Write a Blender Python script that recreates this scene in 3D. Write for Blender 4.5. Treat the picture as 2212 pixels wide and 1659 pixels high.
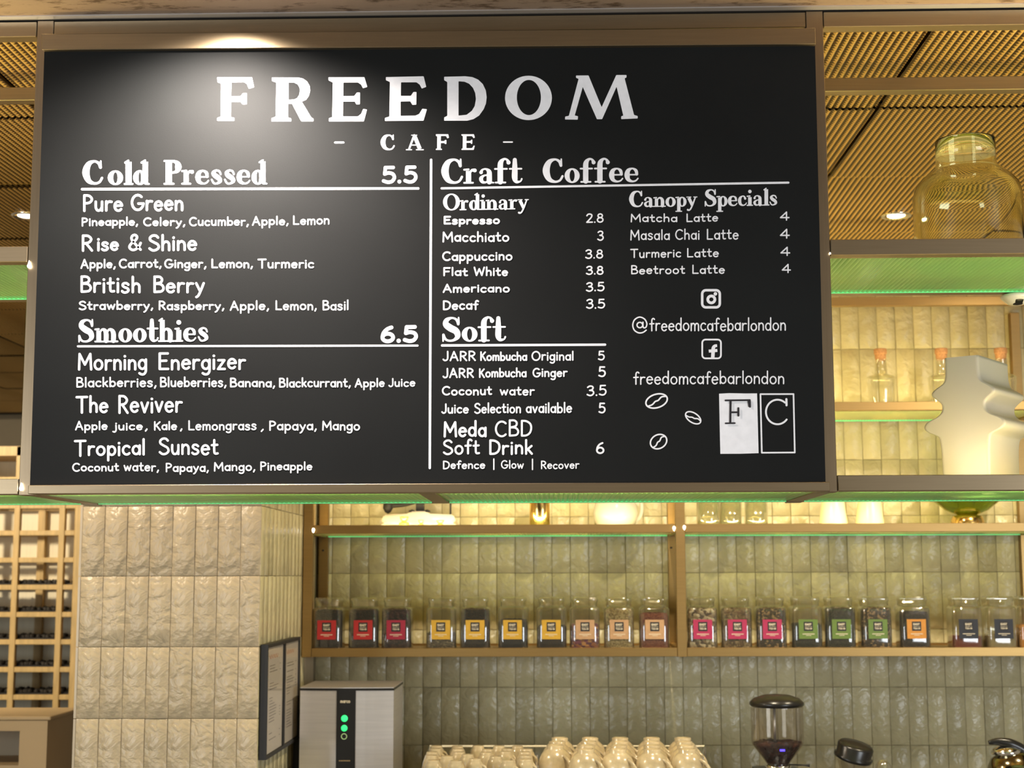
import bpy, bmesh, math, random
from mathutils import Vector, Matrix
from mathutils.geometry import tessellate_polygon
random.seed(7)
PI = math.pi
C = bpy.context.scene.collection
SC = bpy.context.scene
for o in list(bpy.data.objects): bpy.data.objects.remove(o, do_unlink=True)

# ------------------------------------------------------------------ camera
Z0 = 1.85                    # eye height
F = 3200.0                   # focal length in pixels of the 2212 x 1659 frame
CAM_R = Matrix.Rotation(math.radians(1.5), 3, 'Z') @ Matrix.Rotation(math.radians(90 + 7.37), 3, 'X') @ Matrix.Rotation(math.radians(-0.15), 3, 'Z')
cd = bpy.data.cameras.new('camera'); cam = bpy.data.objects.new('camera', cd); C.objects.link(cam)
cam.location = (0, 0, Z0); cam.rotation_euler = CAM_R.to_euler()
cd.sensor_width = 36.0; cd.lens = 36.0 * F / 2212.0; cd.clip_start = .05; cd.clip_end = 100
cd.dof.use_dof = True; cd.dof.focus_distance = 3.02; cd.dof.aperture_fstop = 7.0
SC.camera = cam
SC.view_settings.view_transform = 'Standard'; SC.view_settings.look = 'None'
SC.view_settings.exposure = 0.0; SC.view_settings.gamma = 1.0; SC.view_settings.use_curve_mapping = False

def ray(px, py):
    return CAM_R @ Vector(((px - 1106.0) / F, -(py - 829.5) / F, -1.0))
def Q(px, py, d):            # point seen at a pixel on the vertical plane y = d
    r = ray(px, py); t = d / r.y
    return Vector((r.x * t, d, Z0 + r.z * t))
def QZ(px, py, z):           # point seen at a pixel on the level plane z
    r = ray(px, py); t = (z - Z0) / r.z
    return Vector((r.x * t, r.y * t, z))

# ------------------------------------------------------------------ world and large lights
w = bpy.data.worlds.new('world'); SC.world = w; w.use_nodes = True
bg = w.node_tree.nodes['Background']; bg.inputs[0].default_value = (.92, .78, .55, 1); bg.inputs[1].default_value = .30

def area(name, loc, size, energy, color, aim, sy=None, spread=None):
    l = bpy.data.lights.new(name, 'AREA'); l.shape = 'RECTANGLE'; l.size = size; l.size_y = sy or size
    l.energy = energy; l.color = color
    if spread: l.spread = math.radians(spread)
    o = bpy.data.objects.new(name, l); C.objects.link(o); o.location = loc
    d = Vector(aim) - Vector(loc); o.rotation_euler = d.to_track_quat('-Z', 'Y').to_euler()
    return o
def spot(name, loc, aim, energy, color, angle, blend=.6, rad=.03):
    l = bpy.data.lights.new(name, 'SPOT'); l.energy = energy; l.color = color; l.spot_size = math.radians(angle)
    l.spot_blend = blend; l.shadow_soft_size = rad
    o = bpy.data.objects.new(name, l); C.objects.link(o); o.location = loc
    d = Vector(aim) - Vector(loc); o.rotation_euler = d.to_track_quat('-Z', 'Y').to_euler()
    return o
WARM = (1.0, .74, .42); LED = (1.0, .77, .35); COOL = (.80, .88, 1.0)
area('side_fill_light', (-2.9, .3, 1.75), 1.6, 66, (.88, .94, 1.0), (-.3, 3, 2.5), sy=1.5)  # paired fill lights, added out of view to brighten the board lettering
area('side_fill_light', (3.3, .2, 1.75), 1.6, 95, (.88, .94, 1.0), (.3, 3, 2.5), sy=1.5)
spot('board_downlight', (-.68, 2.76, Z0 + 1.17), (-.70, 2.86, Z0), 230, (1, .89, .81), 150, .8, .035)
spot('column_downlight', (-1.75, 3.75, Z0 + 1.12), (-1.25, 4.4, Z0 - .3), 80, (1, .86, .66), 110, .7, .03)
spot('hall_downlight', (-3.3, 5.2, Z0 + 1.1), (-2.9, 7.0, Z0 - .1), 260, (1, .84, .60), 120, .8, .05)
spot('counter_spot', (.35, 3.95, Z0 + 1.1), (.15, 4.8, Z0 - .5), 110, (1, .86, .62), 115, .8, .03)
spot('counter_spot', (1.7, 4.1, Z0 + 1.1), (1.6, 4.9, Z0 - .5), 92, (1, .86, .62), 115, .8, .03)  # second spot, unseen, added to brighten the tiled back wall

# ------------------------------------------------------------------ materials
def newmat(name):
    m = bpy.data.materials.new(name); m.use_nodes = True
    nt = m.node_tree; return m, nt, nt.nodes['Principled BSDF'], nt.nodes['Material Output']
def mat(name, col, rough=.5, metal=0.0, bump=0.0, bscale=30.0, var=0.0, vscale=6.0, stretch=None, rnd=0.0, coat=0.0, spec=None, coords='Object'):
    m, nt, b, out = newmat(name); N, L = nt.nodes, nt.links
    b.inputs['Base Color'].default_value = (*col, 1); b.inputs['Roughness'].default_value = rough; b.inputs['Metallic'].default_value = metal
    if coat: b.inputs['Coat Weight'].default_value = coat; b.inputs['Coat Roughness'].default_value = .12
    if spec is not None: b.inputs['Specular IOR Level'].default_value = spec
    tc = N.new('ShaderNodeTexCoord'); mp = N.new('ShaderNodeMapping'); L.new(tc.outputs[coords], mp.inputs[0])
    if stretch: mp.inputs['Scale'].default_value = stretch
    if bump:
        n = N.new('ShaderNodeTexNoise'); n.inputs['Scale'].default_value = bscale; n.inputs['Detail'].default_value = 4
        L.new(mp.outputs[0], n.inputs['Vector'])
        bp = N.new('ShaderNodeBump'); bp.inputs['Strength'].default_value = bump; bp.inputs['Distance'].default_value = .01
        L.new(n.outputs[0], bp.inputs['Height']); L.new(bp.outputs[0], b.inputs['Normal'])
    src = None
    if var:
        n = N.new('ShaderNodeTexNoise'); n.inputs['Scale'].default_value = vscale; n.inputs['Detail'].default_value = 5
        L.new(mp.outputs[0], n.inputs['Vector'])
        mr = N.new('ShaderNodeMapRange'); mr.inputs['From Min'].default_value = .3; mr.inputs['From Max'].default_value = .7
        mr.inputs['To Min'].default_value = 1 - var; mr.inputs['To Max'].default_value = 1 + var; L.new(n.outputs[0], mr.inputs[0]); src = mr.outputs[0]
    if rnd:
        oi = N.new('ShaderNodeObjectInfo'); mr = N.new('ShaderNodeMapRange'); mr.inputs['To Min'].default_value = 1 - rnd; mr.inputs['To Max'].default_value = 1 + rnd
        L.new(oi.outputs['Random'], mr.inputs[0])
        if src:
            mu = N.new('ShaderNodeMath'); mu.operation = 'MULTIPLY'; L.new(src, mu.inputs[0]); L.new(mr.outputs[0], mu.inputs[1]); src = mu.outputs[0]
        else: src = mr.outputs[0]
    if src:
        hs = N.new('ShaderNodeHueSaturation'); hs.inputs['Color'].default_value = (*col, 1); L.new(src, hs.inputs['Value']); L.new(hs.outputs[0], b.inputs['Base Color'])
    return m
def emit(name, col, s):
    m, nt, b, out = newmat(name); b.inputs['Base Color'].default_value = (*col, 1)
    b.inputs['Emission Color'].default_value = (*col, 1); b.inputs['Emission Strength'].default_value = s; return m
def thin_glass(name, tint=(1, 1, 1), refl=.06, rough=.02, diff=0.0, dcol=(.6, .6, .5), edge=.5):
    # a thin pane: see-through, tinted, with a reflection that grows towards grazing angles
    m, nt, b, out = newmat(name); N, L = nt.nodes, nt.links; N.remove(b)
    tr = N.new('ShaderNodeBsdfTransparent'); tr.inputs[0].default_value = (*tint, 1)
    gl = N.new('ShaderNodeBsdfGlossy'); gl.inputs['Roughness'].default_value = rough; gl.inputs[0].default_value = (.95, .95, .95, 1)
    lw = N.new('ShaderNodeLayerWeight'); lw.inputs[0].default_value = .35
    mr = N.new('ShaderNodeMapRange'); mr.inputs['To Min'].default_value = refl; mr.inputs['To Max'].default_value = edge; L.new(lw.outputs['Facing'], mr.inputs[0])
    mx = N.new('ShaderNodeMixShader'); L.new(mr.outputs[0], mx.inputs[0]); L.new(tr.outputs[0], mx.inputs[1]); L.new(gl.outputs[0], mx.inputs[2]); last = mx
    if diff:
        df = N.new('ShaderNodeBsdfDiffuse'); df.inputs[0].default_value = (*dcol, 1); tl = N.new('ShaderNodeBsdfTranslucent'); tl.inputs[0].default_value = (*dcol, 1)
        m1 = N.new('ShaderNodeMixShader'); m1.inputs[0].default_value = .5; L.new(df.outputs[0], m1.inputs[1]); L.new(tl.outputs[0], m1.inputs[2])
        m2 = N.new('ShaderNodeMixShader'); m2.inputs[0].default_value = diff; L.new(mx.outputs[0], m2.inputs[1]); L.new(m1.outputs[0], m2.inputs[2]); last = m2
    L.new(last.outputs[0], out.inputs[0]); return m

M = {}
M['brass'] = mat('brushed_bronze', (.31, .24, .15), .36, .92, bump=.02, bscale=60, var=.05, vscale=8, stretch=(1, 30, 30))
M['brassv'] = mat('brushed_bronze_upright', (.29, .22, .14), .38, .92, bump=.02, bscale=60, var=.05, vscale=8, stretch=(30, 30, 1))
M['brassw'] = mat('warm_bronze', (.36, .23, .085), .40, .88, bump=.02, bscale=60, var=.05, vscale=8, stretch=(1, 30, 30))
M['board'] = mat('black_board', (.0045, .0052, .005), .72, 0, bump=.02, bscale=400, var=.25, vscale=3, spec=.21)
M['paint'] = mat('white_sign_paint', (.80, .80, .82), .55, 0, var=.05, vscale=60)
M['paintk'] = mat('black_sign_paint', (.012, .010, .014), .5)
M['dark'] = mat('dark_void', (.02, .014, .008), .9)
M['black'] = mat('black_plastic', (.012, .011, .010), .28)
M['blackm'] = mat('black_matt', (.015, .013, .012), .6)
M['steel'] = mat('brushed_steel', (.78, .74, .72), .36, .80, bump=.03, bscale=80, var=.05, vscale=5, stretch=(1, 1, 30))
M['chrome'] = mat('chrome', (.8, .78, .74), .12, 1.0)
M['gold'] = mat('polished_gold', (.85, .58, .20), .16, 1.0)
M['cork'] = mat('cork', (.42, .21, .09), .8, 0, bump=.3, bscale=200, var=.2, vscale=120)
M['grout'] = mat('grout', (.24, .20, .12), .9)
M['floor'] = mat('floor_stone', (.25, .22, .18), .4, var=.1)
M['plaster'] = mat('plaster', (.5, .42, .3), .8, var=.05)
M['wood'] = mat('rack_wood', (.56, .39, .16), .5, 0, bump=.05, bscale=20, var=.15, vscale=10, stretch=(8, 8, 1))
M['ply'] = mat('tan_plywood', (.50, .36, .19), .55, 0, var=.06, vscale=3)
M['cream'] = mat('cream_sheet', (.86, .78, .58), .7, 0, var=.05, vscale=40, stretch=(4, 4, .2))
M['foliage'] = mat('dark_foliage', (.022, .018, .014), .6, 0, var=.5, vscale=60)
M['paper'] = mat('menu_paper', (.68, .60, .52), .35, 0, var=.03)
M['ink'] = mat('ink', (.16, .12, .10), .6)
M['counter'] = mat('counter_top', (.12, .11, .10), .3)
M['cupw'] = mat('speckled_stoneware', (.50, .40, .24), .22, 0, bump=.06, bscale=40, var=.24, vscale=30, rnd=.08, coat=.5)
M['orangeink'] = mat('orange_ink', (.55, .16, .05), .6)
M['glass'] = thin_glass('clear_glass', (.93, .92, .82), .05, .03, .03, (.8, .8, .7), .45)
M['jarglass'] = thin_glass('jar_glass', (.88, .87, .77), .08, .06, .05, (.85, .82, .66), .9)
M['frameglass'] = thin_glass('picture_glass', (.95, .95, .94), .03, .03, 0, edge=.22)
M['hopper'] = thin_glass('hopper_glass', (.80, .76, .70), .05, .04, .04, (.7, .65, .6), .3)

def tile_mat(name, base, rough, bumpd, rnd, spec=.5, tint2=None):
    m, nt, b, out = newmat(name); N, L = nt.nodes, nt.links
    b.inputs['Roughness'].default_value = rough; b.inputs['Specular IOR Level'].default_value = spec
    uv = N.new('ShaderNodeTexCoord')
    # hand-pressed relief: broad noise warped by itself, plus finer dimples
    n0 = N.new('ShaderNodeTexNoise'); n0.inputs['Scale'].default_value = 14; n0.inputs['Detail'].default_value = 2; L.new(uv.outputs['UV'], n0.inputs['Vector'])
    vm = N.new('ShaderNodeVectorMath'); vm.operation = 'MULTIPLY_ADD'; vm.inputs[1].default_value = (.06, .06, 0)
    L.new(n0.outputs['Color'], vm.inputs[0]); L.new(uv.outputs['UV'], vm.inputs[2])
    n1 = N.new('ShaderNodeTexNoise'); n1.inputs['Scale'].default_value = 34; n1.inputs['Detail'].default_value = 4; n1.inputs['Roughness'].default_value = .45; L.new(vm.outputs[0], n1.inputs['Vector'])
    bp = N.new('ShaderNodeBump'); bp.inputs['Strength'].default_value = 1.0; bp.inputs['Distance'].default_value = bumpd
    L.new(n1.outputs[0], bp.inputs['Height']); L.new(bp.outputs[0], b.inputs['Normal'])
    oi = N.new('ShaderNodeObjectInfo')
    mx = N.new('ShaderNodeMix'); mx.data_type = 'RGBA'
    a = [c * (1 - rnd) for c in base]; c2 = tint2 or [c * (1 + rnd) for c in base]
    mx.inputs[6].default_value = (*a, 1); mx.inputs[7].default_value = (*c2, 1); L.new(oi.outputs['Random'], mx.inputs[0])
    n2 = N.new('ShaderNodeTexNoise'); n2.inputs['Scale'].default_value = 30; L.new(uv.outputs['UV'], n2.inputs['Vector'])
    mr = N.new('ShaderNodeMapRange'); mr.inputs['To Min'].default_value = .88; mr.inputs['To Max'].default_value = 1.1; L.new(n2.outputs[0], mr.inputs[0])
    hs = N.new('ShaderNodeHueSaturation'); L.new(mx.outputs[2], hs.inputs['Color']); L.new(mr.outputs[0], hs.inputs['Value']); L.new(hs.outputs[0], b.inputs['Base Color'])
    return m
M['tile'] = tile_mat('glazed_tile', (.54, .475, .28), .27, .007, .13, .42)
M['tilec'] = tile_mat('column_tile', (.52, .41, .26), .34, .010, .06)

def mesh_ceiling_mat():
    # expanded-metal sheet: gold strands around dark openings, staggered rows
    m, nt, b, out = newmat('expanded_brass_mesh'); N, L = nt.nodes, nt.links
    b.inputs['Roughness'].default_value = .38; b.inputs['Metallic'].default_value = .55
    tc = N.new('ShaderNodeTexCoord'); sx = N.new('ShaderNodeSeparateXYZ'); L.new(tc.outputs['Object'], sx.inputs[0])
    def mth(op, a, bb=None):
        n = N.new('ShaderNodeMath'); n.operation = op
        for i, v in enumerate((a, bb)):
            if v is None: continue
            if isinstance(v, (int, float)): n.inputs[i].default_value = v
            else: L.new(v, n.inputs[i])
        return n.outputs[0]
    u = mth('MULTIPLY', sx.outputs[0], 2 * PI / .0175); v = mth('MULTIPLY', sx.outputs[1], 2 * PI / .0145)
    cu = mth('COSINE', mth('ADD', u, mth('MULTIPLY', v, .0))); cv = mth('COSINE', mth('ADD', v, mth('MULTIPLY', mth('COSINE', u), 1.2)))
    h = mth('ADD', mth('MULTIPLY', cu, .72), mth('MULTIPLY', cv, .34))
    mr = N.new('ShaderNodeMapRange'); mr.inputs['From Min'].default_value = -.35; mr.inputs['From Max'].default_value = .55; L.new(h, mr.inputs[0])
    cr = N.new('ShaderNodeMix'); cr.data_type = 'RGBA'; cr.inputs[6].default_value = (.06, .024, .004, 1); cr.inputs[7].default_value = (1.0, .68, .22, 1); L.new(mr.outputs[0], cr.inputs[0])
    L.new(cr.outputs[2], b.inputs['Base Color'])
    bp = N.new('ShaderNodeBump'); bp.inputs['Distance'].default_value = .002; bp.inputs['Strength'].default_value = .5; L.new(h, bp.inputs['Height']); L.new(bp.outputs[0], b.inputs['Normal'])
    return m
M['mesh'] = mesh_ceiling_mat()

def stone_mat():
    m = mat('travertine', (.36, .235, .135), .55, 0, bump=.12, bscale=25, var=.25, vscale=9)
    nt = m.node_tree; N, L = nt.nodes, nt.links; b = N['Principled BSDF']
    tc = N.new('ShaderNodeTexCoord'); n = N.new('ShaderNodeTexNoise'); n.inputs['Scale'].default_value = 16; n.inputs['Detail'].default_value = 8; n.inputs['Roughness'].default_value = .7
    mp = N.new('ShaderNodeMapping'); mp.inputs['Scale'].default_value = (1, 2.5, 1); L.new(tc.outputs['Object'], mp.inputs[0]); L.new(mp.outputs[0], n.inputs['Vector'])
    r = N.new('ShaderNodeValToRGB'); r.color_ramp.elements[0].position = .36; r.color_ramp.elements[0].color = (.10, .055, .026, 1)
    r.color_ramp.elements[1].position = .46; r.color_ramp.elements[1].color = (.29, .20, .13, 1); L.new(n.outputs[0], r.inputs[0]); L.new(r.outputs[0], b.inputs['Base Color'])
    return m
M['stone'] = stone_mat()

def reeded_mat():
    m = thin_glass('green_reeded_glass', (.74, .93, .70), .08, .12, .42, (.50, .86, .44), .5)
    return m
M['reeded'] = reeded_mat()
M['reededw'] = thin_glass('pale_reeded_glass', (.92, .94, .74), .08, .12, .32, (.66, .80, .46), .5)
M['edge'] = emit('green_glass_edge_glow', (.14, .62, .22), .60)  # led glow in the shelf glass edge, put in as green emission
M['spotled'] = emit('led_dot', (1, .95, .82), 14)
M['ledstrip'] = emit('led_strip', (1, .82, .45), 3)

def opal_mat():
    m, nt, b, out = newmat('white_opal_glass'); N, L = nt.nodes, nt.links
    b.inputs['Base Color'].default_value = (.60, .585, .55, 1); b.inputs['Roughness'].default_value = .12
    tl = N.new('ShaderNodeBsdfTranslucent'); tl.inputs[0].default_value = (.72, .66, .50, 1)
    mx = N.new('ShaderNodeMixShader'); mx.inputs[0].default_value = .42; L.new(b.outputs[0], mx.inputs[1]); L.new(tl.outputs[0], mx.inputs[2]); L.new(mx.outputs[0], out.inputs[0])
    return m
M['opal'] = opal_mat()
def real_glass(name, col, rough=0.0, ior=1.45):
    m, nt, b, out = newmat(name); b.inputs['Base Color'].default_value = (*col, 1); b.inputs['Transmission Weight'].default_value = 1
    b.inputs['Roughness'].default_value = rough; b.inputs['IOR'].default_value = ior; return m
M['vglass'] = real_glass('olive_green_glass', (.96, .97, .80))
M['gglass'] = real_glass('green_bowl_glass', (.45, .55, .12))

def grain(name, cols, scale=120, rough=.55):
    m, nt, b, out = newmat(name); N, L = nt.nodes, nt.links; b.inputs['Roughness'].default_value = rough; b.inputs['Specular IOR Level'].default_value = .15
    tc = N.new('ShaderNodeTexCoord'); mp = N.new('ShaderNodeMapping'); mp.inputs['Scale'].default_value = (1, 1, .14 if name != 'coffee_beans' else 1); L.new(tc.outputs['Object'], mp.inputs[0]); v = N.new('ShaderNodeTexVoronoi'); v.inputs['Scale'].default_value = scale; L.new(mp.outputs[0], v.inputs['Vector'])
    sp = N.new('ShaderNodeSeparateColor'); L.new(v.outputs['Color'], sp.inputs[0])
    r = N.new('ShaderNodeValToRGB'); r.color_ramp.interpolation = 'CONSTANT'
    es = r.color_ramp.elements; es[0].color = (*cols[0], 1); es[1].position = 1 / len(cols); es[1].color = (*cols[1], 1)
    for i in range(2, len(cols)):
        e = es.new(i / len(cols)); e.color = (*cols[i], 1)
    L.new(sp.outputs[0], r.inputs[0]); L.new(r.outputs[0], b.inputs['Base Color'])
    bp = N.new('ShaderNodeBump'); bp.inputs['Distance'].default_value = .004; bp.inputs['Strength'].default_value = .8; bp.invert = True
    L.new(v.outputs['Distance'], bp.inputs['Height']); L.new(bp.outputs[0], b.inputs['Normal']); return m

# ------------------------------------------------------------------ building helpers
def obj(name, bm, m, parent=None, smooth=False, loc=None):
    me = bpy.data.meshes.new(name)
    if isinstance(bm, tuple): me.from_pydata(bm[0], [], bm[1])
    else: bm.to_mesh(me); bm.free()
    me.materials.append(M[m] if isinstance(m, str) else m)
    if smooth:
        for p in me.polygons: p.use_smooth = True
    o = bpy.data.objects.new(name, me); C.objects.link(o)
    if parent: o.parent = parent
    if loc is not None: o.location = loc
    return o
def thing(name, label, cat, loc=(0, 0, 0), rz=0, group=None):
    o = bpy.data.objects.new(name, None); C.objects.link(o); o.location = loc; o.rotation_euler = (0, 0, rz); o.empty_display_size = .05
    o['label'] = label; o['category'] = cat
    if group: o['group'] = group
    return o
def tag(o, label, cat, group=None):
    o['label'] = label; o['category'] = cat
    if group: o['group'] = group
    return o
def struct(name, bm, m, **k):
    o = obj(name, bm, m, **k)
    o['kind'] = 'structure'; return o
def dup(root, loc=None, label=None, rz=None):
    r = root.copy(); C.objects.link(r)
    if loc is not None: r.location = loc
    if rz is not None: r.rotation_euler = (0, 0, rz)
    if label: r['label'] = label
    for ch in list(root.children):
        c = ch.copy(); C.objects.link(c); c.parent = r
        for g in list(ch.children):
            d = g.copy(); C.objects.link(d); d.parent = c
    return r
def box(bm, x0, x1, y0, y1, z0, z1, bev=0.0, seg=2):
    g = bmesh.ops.create_cube(bm, size=1.0, matrix=Matrix.Translation(((x0 + x1) / 2, (y0 + y1) / 2, (z0 + z1) / 2)) @ Matrix.Diagonal((abs(x1 - x0), abs(y1 - y0), abs(z1 - z0), 1)))
    if bev:
        es = set(e for v in g['verts'] for e in v.link_edges)
        bmesh.ops.bevel(bm, geom=list(es), offset=bev, segments=seg, affect='EDGES', profile=.6)
    return bm
def B(*a, **k): return box(bmesh.new(), *a, **k)
def lathe(bm, prof, seg=32, sq=None, at=(0, 0, 0)):
    # prof: (r, z) points; sq: exponent of a superellipse for squarish sections
    rings = []
    for r, z in prof:
        ring = []
        for i in range(seg):
            a = 2 * PI * (i + .5) / seg; c, s = math.cos(a), math.sin(a); k = 1.0
            if sq: k = (abs(c) ** sq + abs(s) ** sq) ** (-1.0 / sq)
            ring.append(bm.verts.new((at[0] + r * k * c, at[1] + r * k * s, at[2] + z)))
        rings.append(ring)
    for a, b in zip(rings, rings[1:]):
        for i in range(seg):
            j = (i + 1) % seg; bm.faces.new((a[i], a[j], b[j], b[i]))
    for ring, r in ((rings[0], prof[0][0]), (rings[-1], prof[-1][0])):
        if r > 1e-5: bm.faces.new(ring if ring is rings[-1] else list(reversed(ring)))
    return bm
def LT(*a, **k): return lathe(bmesh.new(), *a, **k)
def tube(bm, pts, r, seg=10, closed=False):
    pts = [Vector(p) for p in pts]; n = len(pts); rings = []
    rr = r if isinstance(r, (list, tuple)) else [r] * n
    up = Vector((0, 0, 1)); t0 = (pts[1] - pts[0]).normalized()
    if abs(t0.dot(up)) > .9: up = Vector((1, 0, 0))
    nrm = (up - t0 * up.dot(t0)).normalized()
    for i, p in enumerate(pts):
        if closed: t = (pts[(i + 1) % n] - pts[i - 1]).normalized()
        else: t = (pts[min(i + 1, n - 1)] - pts[max(i - 1, 0)]).normalized()
        nrm = (nrm - t * nrm.dot(t)).normalized(); bn = t.cross(nrm)
        rings.append([bm.verts.new(p + (nrm * math.cos(2 * PI * k / seg) + bn * math.sin(2 * PI * k / seg)) * rr[i]) for k in range(seg)])
    pairs = list(zip(rings, rings[1:])) + ([(rings[-1], rings[0])] if closed else [])
    for a, b in pairs:
        for k in range(seg):
            j = (k + 1) % seg; bm.faces.new((a[k], a[j], b[j], b[k]))
    if not closed: bm.faces.new(list(reversed(rings[0]))); bm.faces.new(rings[-1])
    return bm
def crom(pts, sub=6):
    # Catmull-Rom through points of any dimension
    if len(pts) < 3: return [tuple(p) for p in pts]
    P = [pts[0]] + list(pts) + [pts[-1]]; out = []
    for i in range(1, len(P) - 2):
        for s in range(sub):
            t = s / sub; a = []
            for k in range(len(P[0])):
                p0, p1, p2, p3 = P[i - 1][k], P[i][k], P[i + 1][k], P[i + 2][k]
                a.append(.5 * ((2 * p1) + (-p0 + p2) * t + (2 * p0 - 5 * p1 + 4 * p2 - p3) * t * t + (-p0 + 3 * p1 - 3 * p2 + p3) * t ** 3))
            out.append(tuple(a))
    out.append(tuple(pts[-1])); return out

# ------------------------------------------------------------------ the setting
def H(z): return Z0 + z      # heights below are measured from eye level
ZC = H(1.22)
WY = 5.455                   # face of the tiled back wall
struct('floor', B(-7, 6, -6, 12, -.05, 0), 'floor')
struct('wall_back', B(-.86, 3.2, WY + .008, WY + .12, 0, ZC + .05), 'grout')
struct('wall_left', B(-1.383, -.860, 4.358, WY + .1, 0, ZC + .02), 'grout')
struct('wall_far', B(-7, -.86, 11.5, 11.6, 0, ZC + .05), 'plaster')
struct('ceiling', B(-7, 3.2, 2.985, 11.6, ZC + .06, ZC + .10), 'dark')

def proj(p):
    v = CAM_R.transposed() @ (Vector(p) - Vector((0, 0, Z0)))
    if v.z > -.01: return (-9999, -9999)
    return (1106 + F * v.x / -v.z, 829.5 - F * v.y / -v.z)

TW, TH = .0672, .2048
def tile_mesh(var, wd=TW, ht=TH, amp=.0004, seed=0, m='tile'):
    rnd = random.Random(seed * 31 + var); nx, nz = 4, 5; g = .0007
    xs = [-wd / 2 + g, -wd / 2 + g + .0012] + [0] + [wd / 2 - g - .0012, wd / 2 - g]
    zs = [-ht / 2 + g, -ht / 2 + g + .0012, -ht / 6, ht / 6, ht / 2 - g - .0012, ht / 2 - g]
    V, Fc = [], []
    for j, z in enumerate(zs):
        for i, x in enumerate(xs):
            edge = i in (0, 4) or j in (0, 5)
            V.append((x + (rnd.uniform(-.0004, .0004) if edge else 0), (.0011 if edge else 0) + rnd.uniform(-amp, amp) * (.5 if edge else 1), z + (rnd.uniform(-.0004, .0004) if edge else 0)))
    for j in range(5):
        for i in range(4):
            a = j * 5 + i; Fc.append((a, a + 1, a + 6, a + 5))
    n = len(V)
    for x, z in ((-wd / 2 + g, -ht / 2 + g), (wd / 2 - g, -ht / 2 + g), (wd / 2 - g, ht / 2 - g), (-wd / 2 + g, ht / 2 - g)): V.append((x, .009, z))
    bot = [0, 1, 2, 3, 4]; top = [25, 26, 27, 28, 29]; lef = [0, 5, 10, 15, 20, 25]; rig = [4, 9, 14, 19, 24, 29]
    Fc += [tuple([n, n + 1] + bot[::-1]), tuple([n + 2, n + 3] + top), tuple([n + 3, n] + lef), tuple([n + 1, n + 2] + rig[::-1])]
    me = bpy.data.meshes.new('tile'); me.from_pydata(V, [], Fc); me.materials.append(M[m])
    uv = me.uv_layers.new(name='UVMap')
    for lp in me.loops:
        co = me.vertices[lp.vertex_index].co; uv.data[lp.index].uv = (co.x + var * .37 + seed * 1.7, co.z + var * .61)
    for p in me.polygons: p.use_smooth = p.index in (5, 6, 9, 10, 13, 14)
    return me
def put_tile(me, parent, loc, rz=0):
    o = bpy.data.objects.new('tile', me); C.objects.link(o); o.parent = parent; o.location = loc
    o.rotation_euler = (random.gauss(0, .004), 0, rz + random.gauss(0, .006)); return o
wb = bpy.data.objects['wall_back']; wl = bpy.data.objects['wall_left']
tm = [tile_mesh(v) for v in range(7)]
hid = bmesh.new(); n_back = 0
for k in range(-6, 43):
    for r in range(-9, 7):
        x = -.469 + TW * (k + .5); z = H(.009 + TH * (r - .5))
        if x < -.85 or x > 2.4 or z < .1 or z > ZC: continue
        px, py = proj((x, WY, z)); seen = -30 < px < 2240 and py < 1659 + 60 and ((py > 1030 and px > 640) or (px > 1780 and py > 600))
        if seen and n_back < 300: put_tile(random.choice(tm), wb, (x, WY, z)); n_back += 1
        else: box(hid, x - TW / 2 + .001, x + TW / 2 - .001, WY + .001, WY + .008, z - TH / 2 + .001, z + TH / 2 - .001)
o = obj('tile_field', hid, 'tile', wb); o['kind'] = 'stuff'
# the tiled pier: eight tiles across its front, the last one cut; eleven along its side
tc_ = [tile_mesh(v, seed=5, m='tilec', amp=.0004) for v in range(4)]
tcut = [tile_mesh(v, wd=.0600, seed=5, m='tilec', amp=.0004) for v in range(2)]
hid = bmesh.new()
for r in range(-9, 7):
    z = H(.001 + TH * (r - .5))
    if z < .1 or z > ZC: continue
    vis = -4 <= r <= 2
    for k in range(8):
        x = -1.315 + TW * (k - .5)
        if k == 7: x = -.852 - .030
        if k == 7: me = random.choice(tcut)
        else: me = tc_[0] if random.random() < .42 else random.choice(tc_)
        if vis: put_tile(me, wl, (x, 4.35, z))
        else: box(hid, x - TW / 2 + .001, min(x + TW / 2, -.852) - .001, 4.351, 4.358, z - TH / 2 + .001, z + TH / 2 - .001)
    for k in range(15):
        y = 4.352 + TW * (k + .5)
        if vis and k < 12: put_tile(random.choice(tm), wl, (-.852, y, z), PI / 2)
        elif y < 5.44: box(hid, -.860, -.853, y - TW / 2 + .001, y + TW / 2 - .001, z - TH / 2 + .001, z + TH / 2 - .001)
    for k in range(15):
        y = 4.352 + TW * (k + .5); box(hid, -1.390, -1.383, y - TW / 2 + .001, y + TW / 2 - .001, z - TH / 2 + .001, z + TH / 2 - .001)
o = obj('tile_field', hid, 'tilec', wl); o['kind'] = 'stuff'

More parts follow.
